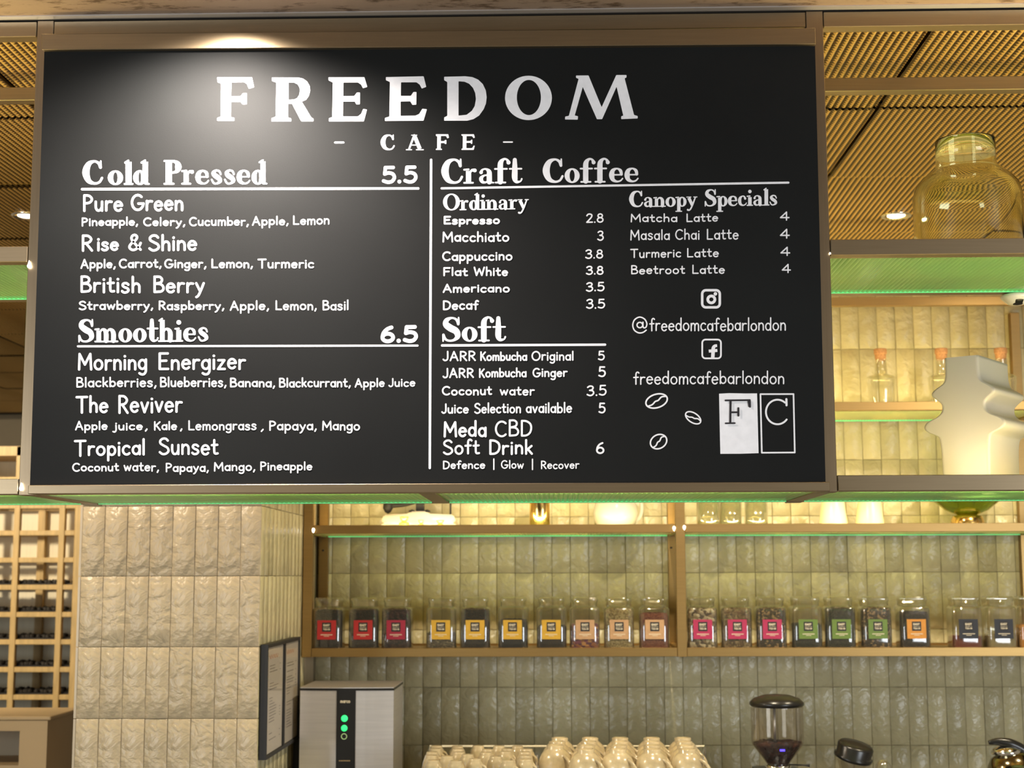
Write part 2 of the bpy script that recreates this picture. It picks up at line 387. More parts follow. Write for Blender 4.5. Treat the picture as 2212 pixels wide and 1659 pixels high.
# corrugated expanded-metal ceiling panels
def panel_mesh():
    W, D, n = .728, .700, 42 * 4; V, Fc = [], []
    for i in range(n + 1):
        x = -W / 2 + W * i / n; z = -.0035 * math.cos(2 * PI * x / .0175)
        V += [(x, -D / 2, z), (x, D / 2, z)]
    for i in range(n): a = 2 * i; Fc.append((a, a + 1, a + 3, a + 2))
    b = len(V); V += [(-W / 2, -D / 2, .014), (W / 2, -D / 2, .014), (W / 2, D / 2, .014), (-W / 2, D / 2, .014)]
    Fc += [(b, b + 1, b + 2, b + 3)]
    me = bpy.data.meshes.new('ceiling_panel'); me.from_pydata(V, [], Fc); me.materials.append(M['mesh'])
    for p in me.polygons: p.use_smooth = p.index < n
    return me
pm = panel_mesh(); ce = bpy.data.objects['ceiling']
for i in range(-8, 3):
    for j in range(-1, 11):
        x = .867 + .738 * (i - .5); y = 3.81 + .7105 * (j - .5) + (.0 if j else 0)
        if y < 3.3 : y += 0
        if y - .36 < 2.7: continue
        if x < -6.4: continue
        o = bpy.data.objects.new('ceiling_panel', pm); C.objects.link(o); o.parent = ce
        o.location = (x, y, ZC + .004 + random.uniform(-.002, .002)); o.rotation_euler = (random.gauss(0, .004) + (.012 if j % 2 else -.004), random.gauss(0, .003), 0)

# stone soffit over the counter, nearer than the hanging frame
bm = B(-4, 1.2, .9, 2.976, H(1.1765), H(1.30)); struct('trim_1', bm, 'stone')
t1 = bpy.data.objects['trim_1']
t1.data.materials[0] = M['stone']
obj('stone_slab', B(1.212, 4, .9, 2.976, H(1.1765), H(1.30)), 'stone', t1)
obj('edge_strip', B(-4, 4, 2.9765, 2.996, H(1.1745), H(1.31)), 'steel', t1)

obj('shadow_gap_fill', B(-4, 4, 2.997, 3.034, H(1.1745), H(1.31)), 'dark', t1)  # solid dark filler; its colour stands for the shade above the rail

# ------------------------------------------------------------------ hanging frame that carries the board
g = thing('hanging_shelf_frame', 'bronze hanging frame with green reeded glass shelves around the black menu board', 'shelf frame', (0, 0, 0))
FY0, FY1, RY0, RY1 = 3.0, 3.035, 3.42, 3.455
for x0 in (-1.087, .541):
    for y0 in (FY0, RY0):
        obj('post', B(x0, x0 + .035, y0, y0 + .035, H(.165), H(1.174), bev=.0012, seg=1), 'brassv', g)
for x0 in (-2.715, 2.169):
    for y0 in (FY0, RY0): obj('post', B(x0, x0 + .035, y0, y0 + .035, H(.165), H(1.174), bev=.0012, seg=1), 'brassv', g)
spans = ((-2.679, -1.0885), (-1.051, .5395), (.5775, 2.168))
for (z0, z1, nm) in ((1.139, 1.172, 'top_rail'), (.651, .684, 'middle_rail'), (.167, .199, 'bottom_rail')):
    for a, b in spans:
        for y0 in (FY0, RY0):
            if nm == 'middle_rail' and a == -1.051: continue
            obj(nm, B(a, b, y0, y0 + .033, H(z0), H(z1), bev=.0012, seg=1), 'brass', g)
    if nm != 'top_rail':
        for x0 in (-2.715, -1.087, -.272, .541, 2.169):
            if x0 == -.272 and nm == 'middle_rail': continue
            obj('cross_bar', B(x0, x0 + .035, FY1, RY0, H(z0), H(z0 + .03), bev=.001, seg=1), 'brass', g)
def reeded(a, b, z, y0=FY1, y1=RY0):
    n = int((b - a) / .0103); V, Fc = [], []
    for i in range(n * 4 + 1):
        x = a + (b - a) * i / (n * 4); zz = z - .0028 * abs(math.sin(PI * i / 4))
        V += [(x, y0, zz), (x, y1, zz)]
    m = len(V) // 2
    for i in range(m - 1): Fc.append((2 * i, 2 * i + 1, 2 * i + 3, 2 * i + 2))
    c = len(V); V += [(a, y0, z + .006), (b, y0, z + .006), (b, y1, z + .006), (a, y1, z + .006)]
    Fc += [(c, c + 1, c + 2, c + 3)]
    return V, Fc
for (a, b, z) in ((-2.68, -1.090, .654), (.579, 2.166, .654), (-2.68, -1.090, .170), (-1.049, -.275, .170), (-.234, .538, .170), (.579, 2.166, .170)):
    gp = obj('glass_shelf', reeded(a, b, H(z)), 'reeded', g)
    obj('glass_edge_glow', B(a, b, RY0 - .007, RY0 - .003, H(z - .004), H(z + .004)), 'edge', gp)
for px, py in ((47, 1055), (64, 575)):
    p = Q(px, py, 3.0); obj('led_end', LT([(.0, -.005), (.0028, -.0035), (.0038, 0), (.0022, .004), (.0006, .011)], seg=12, at=(p.x, p.y - .004, p.z)), 'spotled', g, smooth=True)
p = Q(1792.5, 548, 3.0); obj('led_end', LT([(.0, -.002), (.0014, -.001), (.0014, .001), (.0005, .002)], seg=10, at=(p.x, p.y - .003, p.z)), 'spotled', g, smooth=True)
# led strips laid behind the shelf glass, shining up
for (xa, xb) in ((-2.6, -1.12), (.62, 2.1)):
    area('shelf_led', ((xa + xb) / 2, FY1 + .012, H(.668)), xb - xa, 13, LED, ((xa + xb) / 2, FY1 + .10, H(1.2)), sy=.015)
    area('shelf_led', ((xa + xb) / 2, FY1 + .012, H(.183)), xb - xa, 3.5, LED, ((xa + xb) / 2, FY1 + .10, H(.7)), sy=.015)

for (xa, xb) in ((-1.03, -.29), (-.22, .52), (-2.6, -1.12), (.62, 2.1)):
    area('shelf_led', ((xa + xb) / 2, FY1 + .010, H(.186)), xb - xa, 1.6 * (xb - xa), LED, ((xa + xb) / 2, RY0 - .1, H(.172)), sy=.010)

# ------------------------------------------------------------------ shelf unit on the back wall
u = thing('wall_shelf_unit', 'bronze wall shelf unit holding the row of tea jars on its lowest shelf', 'shelf unit', (0, 0, 0))
BY0, BY1 = 5.08, 5.11; QY = 5.42
for x0 in (-.849, .423, 1.693):
    obj('post', B(x0, x0 + .032, BY0, BY1, H(-.273), H(.955), bev=.001, seg=1), 'brassw', u)
    obj('post', B(x0, x0 + .033, QY, QY + .03, H(-.273), H(.955), bev=.001, seg=1), 'brassw', u)
    for zz in (.14, -.27, .556): obj('side_bar', B(x0 + .002, x0 + .03, BY1, QY, H(zz), H(zz + .028)), 'brassw', u)
    for zz in (-.01, .37):
        for xx in (x0 - .0005, x0 + .0325):
            pass
for a, b in ((-.816, .422), (.4555, 1.692), (1.726, 2.4)):
    for (z0, z1, nm) in ((.923, .953, 'top_rail'), (.559, .588, 'shelf_rail'), (.144, .173, 'shelf_rail'), (-.272, -.243, 'shelf_rail')):
        obj(nm, B(a, b, BY0, BY1 - .002, H(z0), H(z1), bev=.001, seg=1), 'brassw', u)
        if nm != 'top_rail': obj(nm, B(a, b, QY, QY + .028, H(z0), H(z1), bev=.001, seg=1), 'brassw', u)
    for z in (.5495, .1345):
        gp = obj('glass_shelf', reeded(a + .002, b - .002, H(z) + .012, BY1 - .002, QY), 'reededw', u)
        obj('glass_edge_glow', B(a + .002, b - .002, QY - .006, QY - .003, H(z + .006), H(z + .011)), 'edge', gp)
    obj('jar_tray', B(a, b, BY1 - .002, QY, H(-.262), H(-.250)), 'brassw', u)
    if a < 1.7:
        for z in (.575, .162):
            area('shelf_led', ((a + b) / 2, BY1 + .012, H(z)), b - a - .06, 3.9, LED, ((a + b) / 2, QY + .01, H(z + .28)), sy=.015)
        obj('led_strip', B(a + .02, b - .02, BY1, BY1 + .006, H(.153), H(.158)), 'ledstrip', u)
for px, py in ((1456, 1142), (1478, 1140), (677, 1146)):
    p = Q(px, py, 5.08); obj('led_end', LT([(.0, -.008), (.0025, -.004), (.0042, .003), (.0025, .007), (.0, .008)], seg=12, at=(p.x, p.y - .002, p.z)), 'spotled', u, smooth=True)
for px, py, d in ((698, 1189, 5.419), (1450, 1183, 5.419)):
    p = Q(px, py, d); obj('bolt', LT([(.0035, 0), (.0035, .004), (.0, .005)], seg=10), 'blackm', u, loc=p).rotation_euler = (PI / 2, 0, 0)

# ------------------------------------------------------------------ recessed ceiling lights
def downlight(x, y, label, e):
    t = thing('ceiling_downlight', label, 'downlight', (x, y, ZC - .004), group='round ceiling downlights')
    bm = LT([(.050, .012), (.052, .004), (.050, 0), (.044, -.001), (.037, .008), (.032, .030)], seg=32)
    bmesh.ops.delete(bm, geom=[f for f in bm.faces if len(f.verts) > 4], context='FACES')
    obj('trim_ring', bm, 'chrome', t, smooth=True)
    obj('lamp_face', LT([(.026, .001), (.030, .003), (.030, .008)], seg=24), emit('lamp_glow', (1, .80, .50), 12), t)
    if e: spot('downlight_beam', (x, y, ZC + .005), (x, y + .05, 1), e, (1, .82, .55), 100, .5, .03)
downlight(1.188, 4.995, 'round chrome ceiling downlight beside the big green glass jar', 12)
downlight(-1.78, 4.885, 'round chrome ceiling downlight at the photo edge above the upper green shelf', 12)
downlight(-4.62, 12.6 - 2.2, 'small far downlight above the cream cupboard back', 0)

# ------------------------------------------------------------------ hand-lettering: a brush alphabet of strokes
# glyph: width | strokes separated by "/". "-" straight pen line, "~" smooth pen line, "@" ellipse arc cx,cy,rx,ry,from,to, "." dot
PEN = {
'a': '.45|@.22,.3,.2,.27,0,360/-.43,.6 .43,.02', 'b': '.47|-.04,1 .04,.02/@.25,.3,.2,.27,0,360', 'c': '.42|@.24,.3,.22,.28,45,315',
'd': '.47|@.22,.3,.2,.27,0,360/-.43,1 .43,.02', 'e': '.45|-.04,.32 .42,.34/@.23,.3,.21,.28,8,318', 'f': '.34|~.38,.92 .3,.99 .2,.94 .16,.75 .16,.02/-0,.56 .33,.58',
'g': '.46|@.22,.3,.2,.27,0,360/~.43,.6 .43,.2 .42,-.12 .33,-.28 .18,-.31 .05,-.24', 'h': '.44|-.04,1 .04,.02/~.04,.35 .1,.5 .24,.58 .36,.5 .4,.35 .4,.02',
'i': '.1|-.05,.58 .05,.02/..05,.82', 'j': '.2|~.15,.58 .16,.1 .13,-.15 .04,-.27 -.08,-.22/..16,.82', 'k': '.4|-.04,1 .04,.02/-.36,.58 .05,.26/-.15,.34 .38,.02',
'l': '.1|-.05,1 .05,.02', 'm': '.68|-.04,.58 .04,.02/~.04,.35 .1,.52 .2,.59 .31,.52 .34,.35 .34,.02/~.34,.35 .4,.52 .5,.59 .61,.52 .64,.35 .64,.02',
'n': '.44|-.04,.58 .04,.02/~.04,.35 .1,.5 .24,.58 .36,.5 .4,.35 .4,.02', 'o': '.48|@.24,.3,.22,.28,0,360', 'p': '.47|-.04,.58 .04,-.32/@.25,.3,.2,.27,0,360',
'r': '.34|-.04,.58 .04,.02/~.04,.35 .1,.5 .2,.57 .34,.56', 's': '.4|~.36,.5 .25,.59 .1,.57 .05,.45 .15,.34 .3,.27 .37,.15 .28,.03 .12,.01 .02,.09',
't': '.34|~.14,.88 .14,.2 .2,.05 .34,.06/-0,.57 .32,.59', 'u': '.44|~.04,.58 .04,.25 .1,.07 .2,.02 .32,.08 .4,.28/-.4,.58 .4,.02',
'v': '.42|-.02,.58 .2,.03 .4,.58', 'w': '.64|-.02,.58 .16,.03 .32,.5 .47,.03 .62,.58', 'y': '.44|-.02,.58 .23,.1/~.43,.58 .28,.15 .14,-.18 .03,-.28',
'z': '.42|-.04,.57 .38,.57 .03,.03 .4,.03', 'A': '.64|-.02,0 .31,.98 .62,0/-.13,.34 .5,.34', 'B': '.54|-.04,.98 .04,.02/~.04,.97 .3,.97 .44,.83 .38,.62 .05,.53/~.05,.53 .38,.5 .53,.28 .42,.06 .04,.02',
'C': '.62|@.36,.5,.34,.48,48,312', 'D': '.6|-.04,.98 .04,.02/~.04,.98 .3,.95 .52,.78 .58,.5 .5,.2 .3,.04 .04,.02', 'E': '.54|-.5,.97 .05,.97 .05,.03 .52,.03/-.05,.52 .42,.53',
'F': '.5|-.5,.97 .05,.97 .05,0/-.05,.5 .42,.51', 'G': '.7|@.36,.5,.34,.48,50,352/-.4,.43 .7,.43', 'J': '.4|~.36,.98 .36,.25 .27,.04 .12,.0 .01,.12',
'K': '.54|-.05,.98 .05,.02/-.5,.96 .06,.42/-.2,.54 .52,.0', 'L': '.5|-.05,.98 .05,.03 .48,.03', 'M': '.78|-.04,0 .07,.96 .38,.3 .7,.96 .75,0', 'O': '.76|@.38,.5,.36,.48,0,360',
'P': '.5|-.05,.98 .05,0/~.05,.97 .32,.95 .48,.75 .36,.53 .05,.46', 'R': '.54|-.05,.98 .05,0/~.05,.97 .32,.95 .48,.75 .36,.53 .05,.46/-.22,.46 .52,0',
'S': '.56|~.5,.85 .38,.97 .2,.97 .06,.84 .08,.67 .28,.53 .48,.4 .54,.2 .4,.04 .2,.01 .03,.13', 'T': '.64|-.02,.96 .63,.97/-.33,.96 .33,0',
'W': '.86|-.02,.98 .2,.02 .43,.8 .65,.02 .85,.98', '&': '.66|~.63,.02 .4,.32 .17,.68 .18,.89 .32,.98 .44,.86 .38,.66 .14,.42 .04,.2 .16,.03 .36,.04 .55,.25 .63,.45',
'2': '.5|~.05,.8 .13,.95 .29,.99 .45,.88 .43,.65 .26,.35 .04,.03/-.04,.03 .5,.03', '3': '.5|~.05,.86 .2,.98 .39,.94 .45,.78 .36,.6 .2,.54/~.2,.54 .42,.48 .49,.26 .38,.06 .2,.01 .02,.12',
'4': '.58|-.42,.0 .42,.98 .02,.3 .58,.3', '5': '.5|-.45,.97 .11,.97 .08,.55/~.08,.55 .25,.62 .44,.53 .5,.3 .4,.07 .22,.01 .03,.1',
'6': '.5|~.42,.96 .24,.84 .1,.6 .05,.32/@.27,.28,.22,.26,0,360', '8': '.5|@.25,.76,.18,.21,0,360/@.25,.28,.23,.26,0,360',
'.': '.08|..04,.04', ',': '.14|-.11,.1 .03,-.13', '|': '.08|-.04,1 .04,-.15',
'@': '1.1|~.98,.06 .75,-.1 .45,-.13 .15,.05 .03,.4 .15,.78 .5,.98 .85,.85 1.02,.55 .98,.3 .85,.22 .76,.3 .75,.62/@.53,.42,.2,.19,0,360',
'-': '.4|-.0,.35 .4,.35'}
# heavy serif letters: every point also carries the brush width; "O" ring cx,cy,rx,ry,side width,top width
SER = {
'C': '.70|~.6,.72,.09 .55,.87,.1 .4,.95,.09 .21,.83,.18 .12,.5,.24 .21,.17,.18 .4,.05,.1 .57,.1,.08 .66,.27,.08/-.62,.96,.05 .61,.7,.09',
'O': '.80|O.4,.5,.4,.5,.2,.08', 'o': '.50|O.25,.29,.25,.3,.17,.07', 'l': '.27|-.15,.93,.19 .15,.05,.19/-.04,.9,.07 .14,.98,.07/-.02,.035,.07 .28,.035,.07',
'd': '.52|O.22,.29,.22,.3,.17,.07/-.4,.93,.17 .4,.07,.17/-.28,.9,.07 .39,.98,.07/-.4,.05,.09 .52,.03,.06',
'P': '.60|-.17,.93,.22 .17,.07,.22/-.02,.965,.07 .3,.965,.07/-.02,.035,.07 .34,.035,.07/~.17,.955,.08 .36,.945,.1 .47,.86,.17 .5,.72,.22 .47,.58,.16 .36,.5,.09 .17,.49,.08',
'r': '.42|-.14,.5,.17 .14,.07,.17/-.0,.55,.07 .14,.56,.08/-.0,.035,.07 .28,.035,.07/~.16,.38,.07 .24,.52,.09 .34,.52,.15',
'e': '.48|-.08,.31,.06 .4,.31,.06/~.41,.33,.1 .38,.48,.11 .26,.56,.07 .13,.48,.14 .09,.3,.18 .13,.12,.14 .26,.04,.08 .38,.07,.06 .45,.16,.05',
's': '.42|~.36,.42,.06 .31,.54,.07 .2,.57,.08 .11,.48,.13 .16,.37,.17 .28,.27,.17 .34,.15,.13 .25,.05,.08 .13,.05,.07 .05,.2,.06',
'S': '.60|~.52,.7,.08 .46,.88,.08 .32,.95,.08 .16,.87,.15 .13,.7,.2 .27,.55,.24 .45,.42,.22 .5,.22,.17 .4,.08,.1 .25,.04,.08 .12,.1,.08 .05,.28,.08/-.53,.96,.05 .53,.75,.07/-.04,.03,.05 .045,.25,.07',
'm': '.82|-.13,.5,.17 .13,.07,.17/-.0,.55,.07 .13,.56,.08/-.0,.035,.07 .25,.035,.07/~.15,.36,.06 .24,.53,.08 .34,.52,.13 .4,.38,.17 .4,.07,.17/-.29,.035,.07 .51,.035,.07/~.41,.36,.06 .5,.53,.08 .6,.52,.13 .67,.38,.17 .67,.07,.17/-.56,.035,.07 .82,.035,.07',
'n': '.56|-.13,.5,.17 .13,.07,.17/-.0,.55,.07 .13,.56,.08/-.0,.035,.07 .25,.035,.07/~.15,.36,.06 .24,.53,.08 .35,.52,.13 .42,.38,.17 .42,.07,.17/-.3,.035,.07 .56,.035,.07',
'h': '.56|-.13,.93,.17 .13,.07,.17/-.02,.9,.07 .12,.98,.07/-.0,.035,.07 .25,.035,.07/~.15,.36,.06 .24,.53,.08 .35,.52,.13 .42,.38,.17 .42,.07,.17/-.3,.035,.07 .56,.035,.07',
't': '.38|~.16,.92,.13 .16,.5,.18 .16,.2,.18 .22,.06,.12 .34,.08,.06 .38,.17,.06/-.0,.57,.07 .37,.57,.07', 'i': '.27|-.14,.5,.18 .14,.07,.18/-.01,.55,.07 .14,.56,.08/-.01,.035,.07 .27,.035,.07/..14,.82,.2',
'f': '.44|~.43,.82,.14 .38,.93,.08 .28,.95,.09 .18,.8,.17 .17,.5,.18 .17,.07,.18/-.0,.57,.07 .38,.57,.07/-.02,.035,.07 .33,.035,.07',
'a': '.50|~.09,.44,.12 .13,.54,.07 .24,.57,.07 .34,.47,.15 .35,.3,.17 .35,.07,.17/~.34,.34,.06 .18,.31,.07 .09,.2,.13 .13,.07,.11 .24,.05,.07 .34,.14,.06/-.36,.05,.09 .49,.03,.05',
'y': '.50|-.1,.52,.17 .27,.07,.15/-.0,.565,.06 .2,.565,.06/-.34,.565,.06 .5,.565,.06/~.42,.55,.07 .3,.15,.08 .2,-.12,.08 .12,-.22,.09 .05,-.2,.12',
'p': '.52|-.14,.5,.17 .14,-.25,.17/-.0,.55,.07 .13,.56,.08/-.0,-.28,.07 .28,-.28,.07/O.3,.29,.22,.3,.16,.07',
'c': '.44|~.36,.42,.12 .31,.54,.08 .22,.56,.07 .12,.46,.14 .09,.3,.17 .13,.12,.14 .25,.04,.08 .36,.08,.06 .42,.17,.05',
'A': '.80|-.38,.96,.1 .14,.06,.09/-.4,.9,.19 .64,.08,.19/-.22,.33,.07 .52,.33,.07/-.02,.03,.07 .26,.03,.07/-.48,.03,.07 .8,.03,.07/-.26,.965,.06 .5,.965,.06'}
class Paint:
    # collects brush strokes as flat polygons given in pixels of the photograph, then lays them on a plane
    def __init__(s): s.polys = []; s.k = 0
    def stroke(s, pts, wd=None, caps=True, closed=False):
        # pts (x, y) with one width wd, or (x, y, w)
        P = [(p[0], p[1], (wd if wd is not None else p[2])) for p in pts]
        Q_ = [P[0]]
        for p in P[1:]:
            if (p[0] - Q_[-1][0]) ** 2 + (p[1] - Q_[-1][1]) ** 2 > 1e-6: Q_.append(p)
        P = Q_; n = len(P); L, R = [], []
        if n < 2: return s.dot(P[0][0], P[0][1], P[0][2] / 2)
        if closed and (P[0][0] - P[-1][0]) ** 2 + (P[0][1] - P[-1][1]) ** 2 < 1e-3: P.pop(); n -= 1
        for i in range(n):
            a = P[(i - 1) % n] if (closed or i) else P[i]; b = P[(i + 1) % n] if (closed or i < n - 1) else P[i]
            dx, dy = b[0] - a[0], b[1] - a[1]; l = math.hypot(dx, dy) or 1; nx, ny = -dy / l, dx / l; h = P[i][2] / 2
            L.append((P[i][0] + nx * h, P[i][1] + ny * h)); R.append((P[i][0] - nx * h, P[i][1] - ny * h))
        V = L + R; Fc = [(i, (i + 1) % n, n + (i + 1) % n, n + i) for i in range(n if closed else n - 1)]
        if caps and not closed:
            for e, d in ((0, -1), (n - 1, 1)):
                o = P[e]; q = P[1 if e == 0 else n - 2]; ang = math.atan2(o[1] - q[1], o[0] - q[0]); h = o[2] / 2; b = len(V)
                V += [(o[0] + h * math.cos(ang + PI / 2 - PI * t / 8), o[1] + h * math.sin(ang + PI / 2 - PI * t / 8)) for t in range(9)]
                Fc.append(tuple(range(b, b + 9)))
        s.k += 1; s.polys.append((V, Fc, s.k))
    def pen_line(s, pts, wd):     # straight pieces, each with round ends
        for a, b in zip(pts, pts[1:]): s.stroke([a, b], wd)
    def dot(s, x, y, r):
        V = [(x + r * math.cos(2 * PI * t / 14), y + r * math.sin(2 * PI * t / 14)) for t in range(14)]; s.k += 1; s.polys.append((V, [tuple(range(14))], s.k))
    def ring(s, cx, cy, rx, ry, ws, wt, n=36):
        V = []
        for sg in (0, 1):
            for i in range(n):
                a = 2 * PI * i / n; V.append((cx + (rx - sg * ws) * math.cos(a), cy + (ry - sg * wt) * math.sin(a)))
        s.k += 1; s.polys.append((V, [(i, (i + 1) % n, n + (i + 1) % n, n + i) for i in range(n)], s.k))
    def poly(s, outer, hole=None):
        loops = [[Vector((x, y, 0)) for x, y in outer]] + ([[Vector((x, y, 0)) for x, y in hole]] if hole else [])
        tr = tessellate_polygon(loops); V = [(v.x, v.y) for l in loops for v in l]; s.k += 1; s.polys.append((V, [tuple(t) for t in tr], s.k))
    def glyphs(s, text, x0, x1, y0, y1, cap, pen, font='pen', gap=None, jit=.0):
        # fit the word between x0 and x1, its baseline running from y0 to y1, capital height cap
        D = PEN if font == 'pen' else SER; gap = gap if gap is not None else (.16 if font == 'pen' else .03)
        G = [(c, D[c].split('|', 1)) for c in text]
        tot = sum(float(g[0]) for _, g in G) + gap * (len(G) - 1)
        inset = pen / 2 if font == 'pen' else 0
        sx = (x1 - x0 - 2 * inset) / tot; X = x0 + inset; pos = 0.0
        for c, (wd, body) in G:
            dy = random.uniform(-jit, jit) * cap; sc = 1 + random.uniform(-jit, jit)
            def T(x, y):
                xx = X + sx * (pos + x); f = (xx - x0) / max(1e-6, x1 - x0)
                yy = y0 + (y1 - y0) * f - (cap - (pen if font == 'pen' else 0)) * y * sc + dy - (pen / 2 if font == 'pen' else 0)
                return (xx, yy)
            for st in body.split('/'):
                k, r = st[0], st[1:]
                if k in '-~':
                    pts = [tuple(float(v) for v in p.split(',')) for p in r.split()]
                    if font == 'pen':
                        P = [T(*p) for p in pts]
                        if k == '-': s.pen_line(P, pen)
                        else: s.stroke(crom(P, 6), pen)
                    else:
                        P = []
                        for i, p in enumerate(pts):     # widths: the horizontal scale for upright pieces, the vertical one for level pieces
                            a = pts[max(0, i - 1)]; b = pts[min(len(pts) - 1, i + 1)]
                            hx, hy = abs(b[0] - a[0]) * sx, abs(b[1] - a[1]) * cap; t = hy / (math.hypot(hx, hy) or 1)
                            P.append((*T(p[0], p[1]), p[2] * (sx * t + cap * (1 - t)) * pen))
                        s.stroke(crom(P, 6) if k == '~' else P, caps=(k == '~' or pts[0][2] < .12))
                elif k == '@':
                    cx, cy, rx, ry, a0, a1 = [float(v) for v in r.split(',')]
                    pts = [T(cx + rx * math.cos(math.radians(a0 + (a1 - a0) * i / 22)), cy + ry * math.sin(math.radians(a0 + (a1 - a0) * i / 22))) for i in range(23)]
                    s.stroke(pts, pen, closed=(a1 - a0 == 360))
                elif k == '.':
                    v = [float(q) for q in r.split(',')]; p = T(v[0], v[1]); s.dot(p[0], p[1], pen * .56 if font == 'pen' else v[2] * cap * .5)
                elif k == 'O':
                    cx, cy, rx, ry, ws, wt = [float(v) for v in r.split(',')]; p = T(cx, cy); s.ring(p[0], p[1], rx * sx, ry * cap, ws * sx * pen, wt * cap * pen)
            pos += float(wd) + gap
        return s
    def build(s, name, m, parent, to3d, nrm, lift=.0):
        V, Fc = [], []
        for P, F_, k in s.polys:
            b = len(V); off = nrm * (lift + .00002 * (k % 40))
            V += [tuple(to3d(x, y) + off) for x, y in P]; Fc += [tuple(b + i for i in f) for f in F_]
        o = obj(name, (V, Fc), m, parent); return o

# ------------------------------------------------------------------ the menu board
BY = 2.985
mb = thing('menu_board', 'large black hand-lettered cafe menu board with bronze top and bottom rails', 'menu board', (0, 0, 0))
bm = bmesh.new()
cor = [Q(96, 106, BY), Q(1760.5, 93, BY), Q(1783.5, 1047, BY), Q(64.5, 1054, BY)]
fr = [bm.verts.new(p) for p in cor]; bk = [bm.verts.new(p + Vector((0, .013, 0))) for p in cor]
bm.faces.new(fr[::-1]); bm.faces.new(bk)
for i in range(4): bm.faces.new((fr[i], fr[(i + 1) % 4], bk[(i + 1) % 4], bk[i]))
bmesh.ops.recalc_face_normals(bm, faces=bm.faces)
obj('board_panel', bm, 'board', mb)
def bar(name, x0, x1, pts, m, d0, d1):
    # a rail whose face corners are given as four pixels (clockwise from the upper left)
    bm = bmesh.new(); f = [bm.verts.new(Q(x, y, d0)) for x, y in pts]; k = [bm.verts.new(v.co + Vector((0, d1 - d0, 0))) for v in f]
    bm.faces.new(f[::-1]); bm.faces.new(k)
    for i in range(4): bm.faces.new((f[i], f[(i + 1) % 4], k[(i + 1) % 4], k[i]))
    bmesh.ops.recalc_face_normals(bm, faces=bm.faces); bmesh.ops.bevel(bm, geom=list(bm.edges), offset=.0012, segments=1, affect='EDGES')
    return obj(name, bm, m, mb)
bar('top_rail', 0, 0, [(89, 73), (1761.5, 60), (1762.5, 95), (90, 107.5)], 'brass', 2.972, 2.998)
bar('bottom_rail', 0, 0, [(61, 1048), (1793, 1041), (1793.5, 1061), (60, 1067)], 'brass', 2.972, 2.998)
b3 = lambda x, y: Q(x, y, BY)
NB = Vector((0, -1, 0))
def put(p, name, m='paint', lift=.0004): return p.build(name, m, mb, b3, NB, lift)
S1 = 4.424
def sc(pts, ox): return [(ox + x / S1, 140 + y / S1) for x, y in pts]
def soften(pts, r=1.2):      # round every corner a little, as a brush does
    out = []; n = len(pts)
    for i in range(n):
        a, b, c = Vector(pts[i - 1]), Vector(pts[i]), Vector(pts[(i + 1) % n])
        d1, d2 = (a - b), (c - b); k1, k2 = min(r, d1.length * .4), min(r, d2.length * .4)
        p, q = b + d1.normalized() * k1, b + d2.normalized() * k2
        out += [tuple(p), tuple((p + q) / 4 + b / 2), tuple(q)]
    return out
GF = [(85,120),(418,120),(438,215),(388,230),(370,185),(345,167),(222,168),(218,302),(310,300),(330,272),(368,272),(368,378),(330,380),(310,355),(218,355),(215,500),(250,508),(250,535),(85,535),(85,508),(120,495),(122,180),(88,165)]
GR = [(608,122),(860,122),(905,132),(945,160),(970,205),(974,250),(960,300),(935,335),(893,352),(985,505),(1005,515),(1005,540),(888,540),(800,372),(763,372),(763,505),(792,512),(792,542),(604,542),(604,512),(645,495),(650,170),(608,155)]
GRh = [(766,168),(820,170),(855,188),(873,220),(876,250),(868,290),(850,318),(820,332),(766,335)]
GE = [(1148,120),(1492,118),(1520,212),(1478,225),(1460,190),(1430,170),(1292,170),(1290,300),(1395,298),(1420,265),(1450,265),(1448,378),(1415,380),(1400,352),(1288,352),(1287,493),(1430,493),(1460,470),(1480,422),(1517,428),(1487,541),(1152,541),(1152,512),(1185,500),(1190,170),(1150,150)]
GE2 = [(1697,118),(2058,110),(2083,212),(2040,228),(2020,190),(1990,168),(1842,168),(1840,297),(1935,297),(1960,260),(1990,260),(1988,382),(1950,384),(1930,350),(1838,352),(1838,488),(1980,486),(2015,470),(2045,420),(2090,425),(2057,535),(1688,537),(1688,508),(1730,495),(1735,165),(1697,148)]
GD = [(130,115),(330,110),(400,118),(455,142),(500,185),(528,245),(537,310),(530,370),(508,425),(465,485),(410,520),(350,535),(130,535),(130,503),(160,488),(160,165),(130,148)]
GDh = [(268,158),(325,162),(370,182),(405,220),(427,270),(434,330),(422,395),(395,440),(345,478),(268,486)]
GM = [(1390,103),(1510,102),(1635,405),(1775,98),(1873,98),(1873,122),(1855,130),(1945,480),(1980,490),(1980,513),(1822,520),(1822,492),(1842,486),(1778,210),(1640,520),(1590,520),(1455,212),(1378,485),(1410,492),(1407,525),(1285,523),(1287,495),(1322,488),(1415,135),(1390,125)]
for gl, ox, hole in ((GF, 450, None), (GR, 450, GRh), (GE, 450, None), (GE2, 450, None), (GD, 930, GDh), (GM, 930, None)):
    p = Paint(); p.poly(soften(sc(gl, ox)), soften(sc(hole, ox)) if hole else None); put(p, 'title_letter')
p = Paint(); n = 48
el = lambda cx, cy, rx, ry: [(cx + rx * math.cos(2 * PI * i / n), cy + ry * math.sin(2 * PI * i / n)) for i in range(n)]
p.poly(sc(el(936, 317, 224, 212), 930), sc(el(940, 313, 115, 168), 930)); put(p, 'title_letter')
def fitpoly(pts, x0, x1, y0, y1):
    a, b = min(q[0] for q in pts), max(q[0] for q in pts); c, d = min(q[1] for q in pts), max(q[1] for q in pts)
    return [(x0 + (x - a) / (b - a) * (x1 - x0), y0 + (y - c) / (d - c) * (y1 - y0)) for x, y in pts]
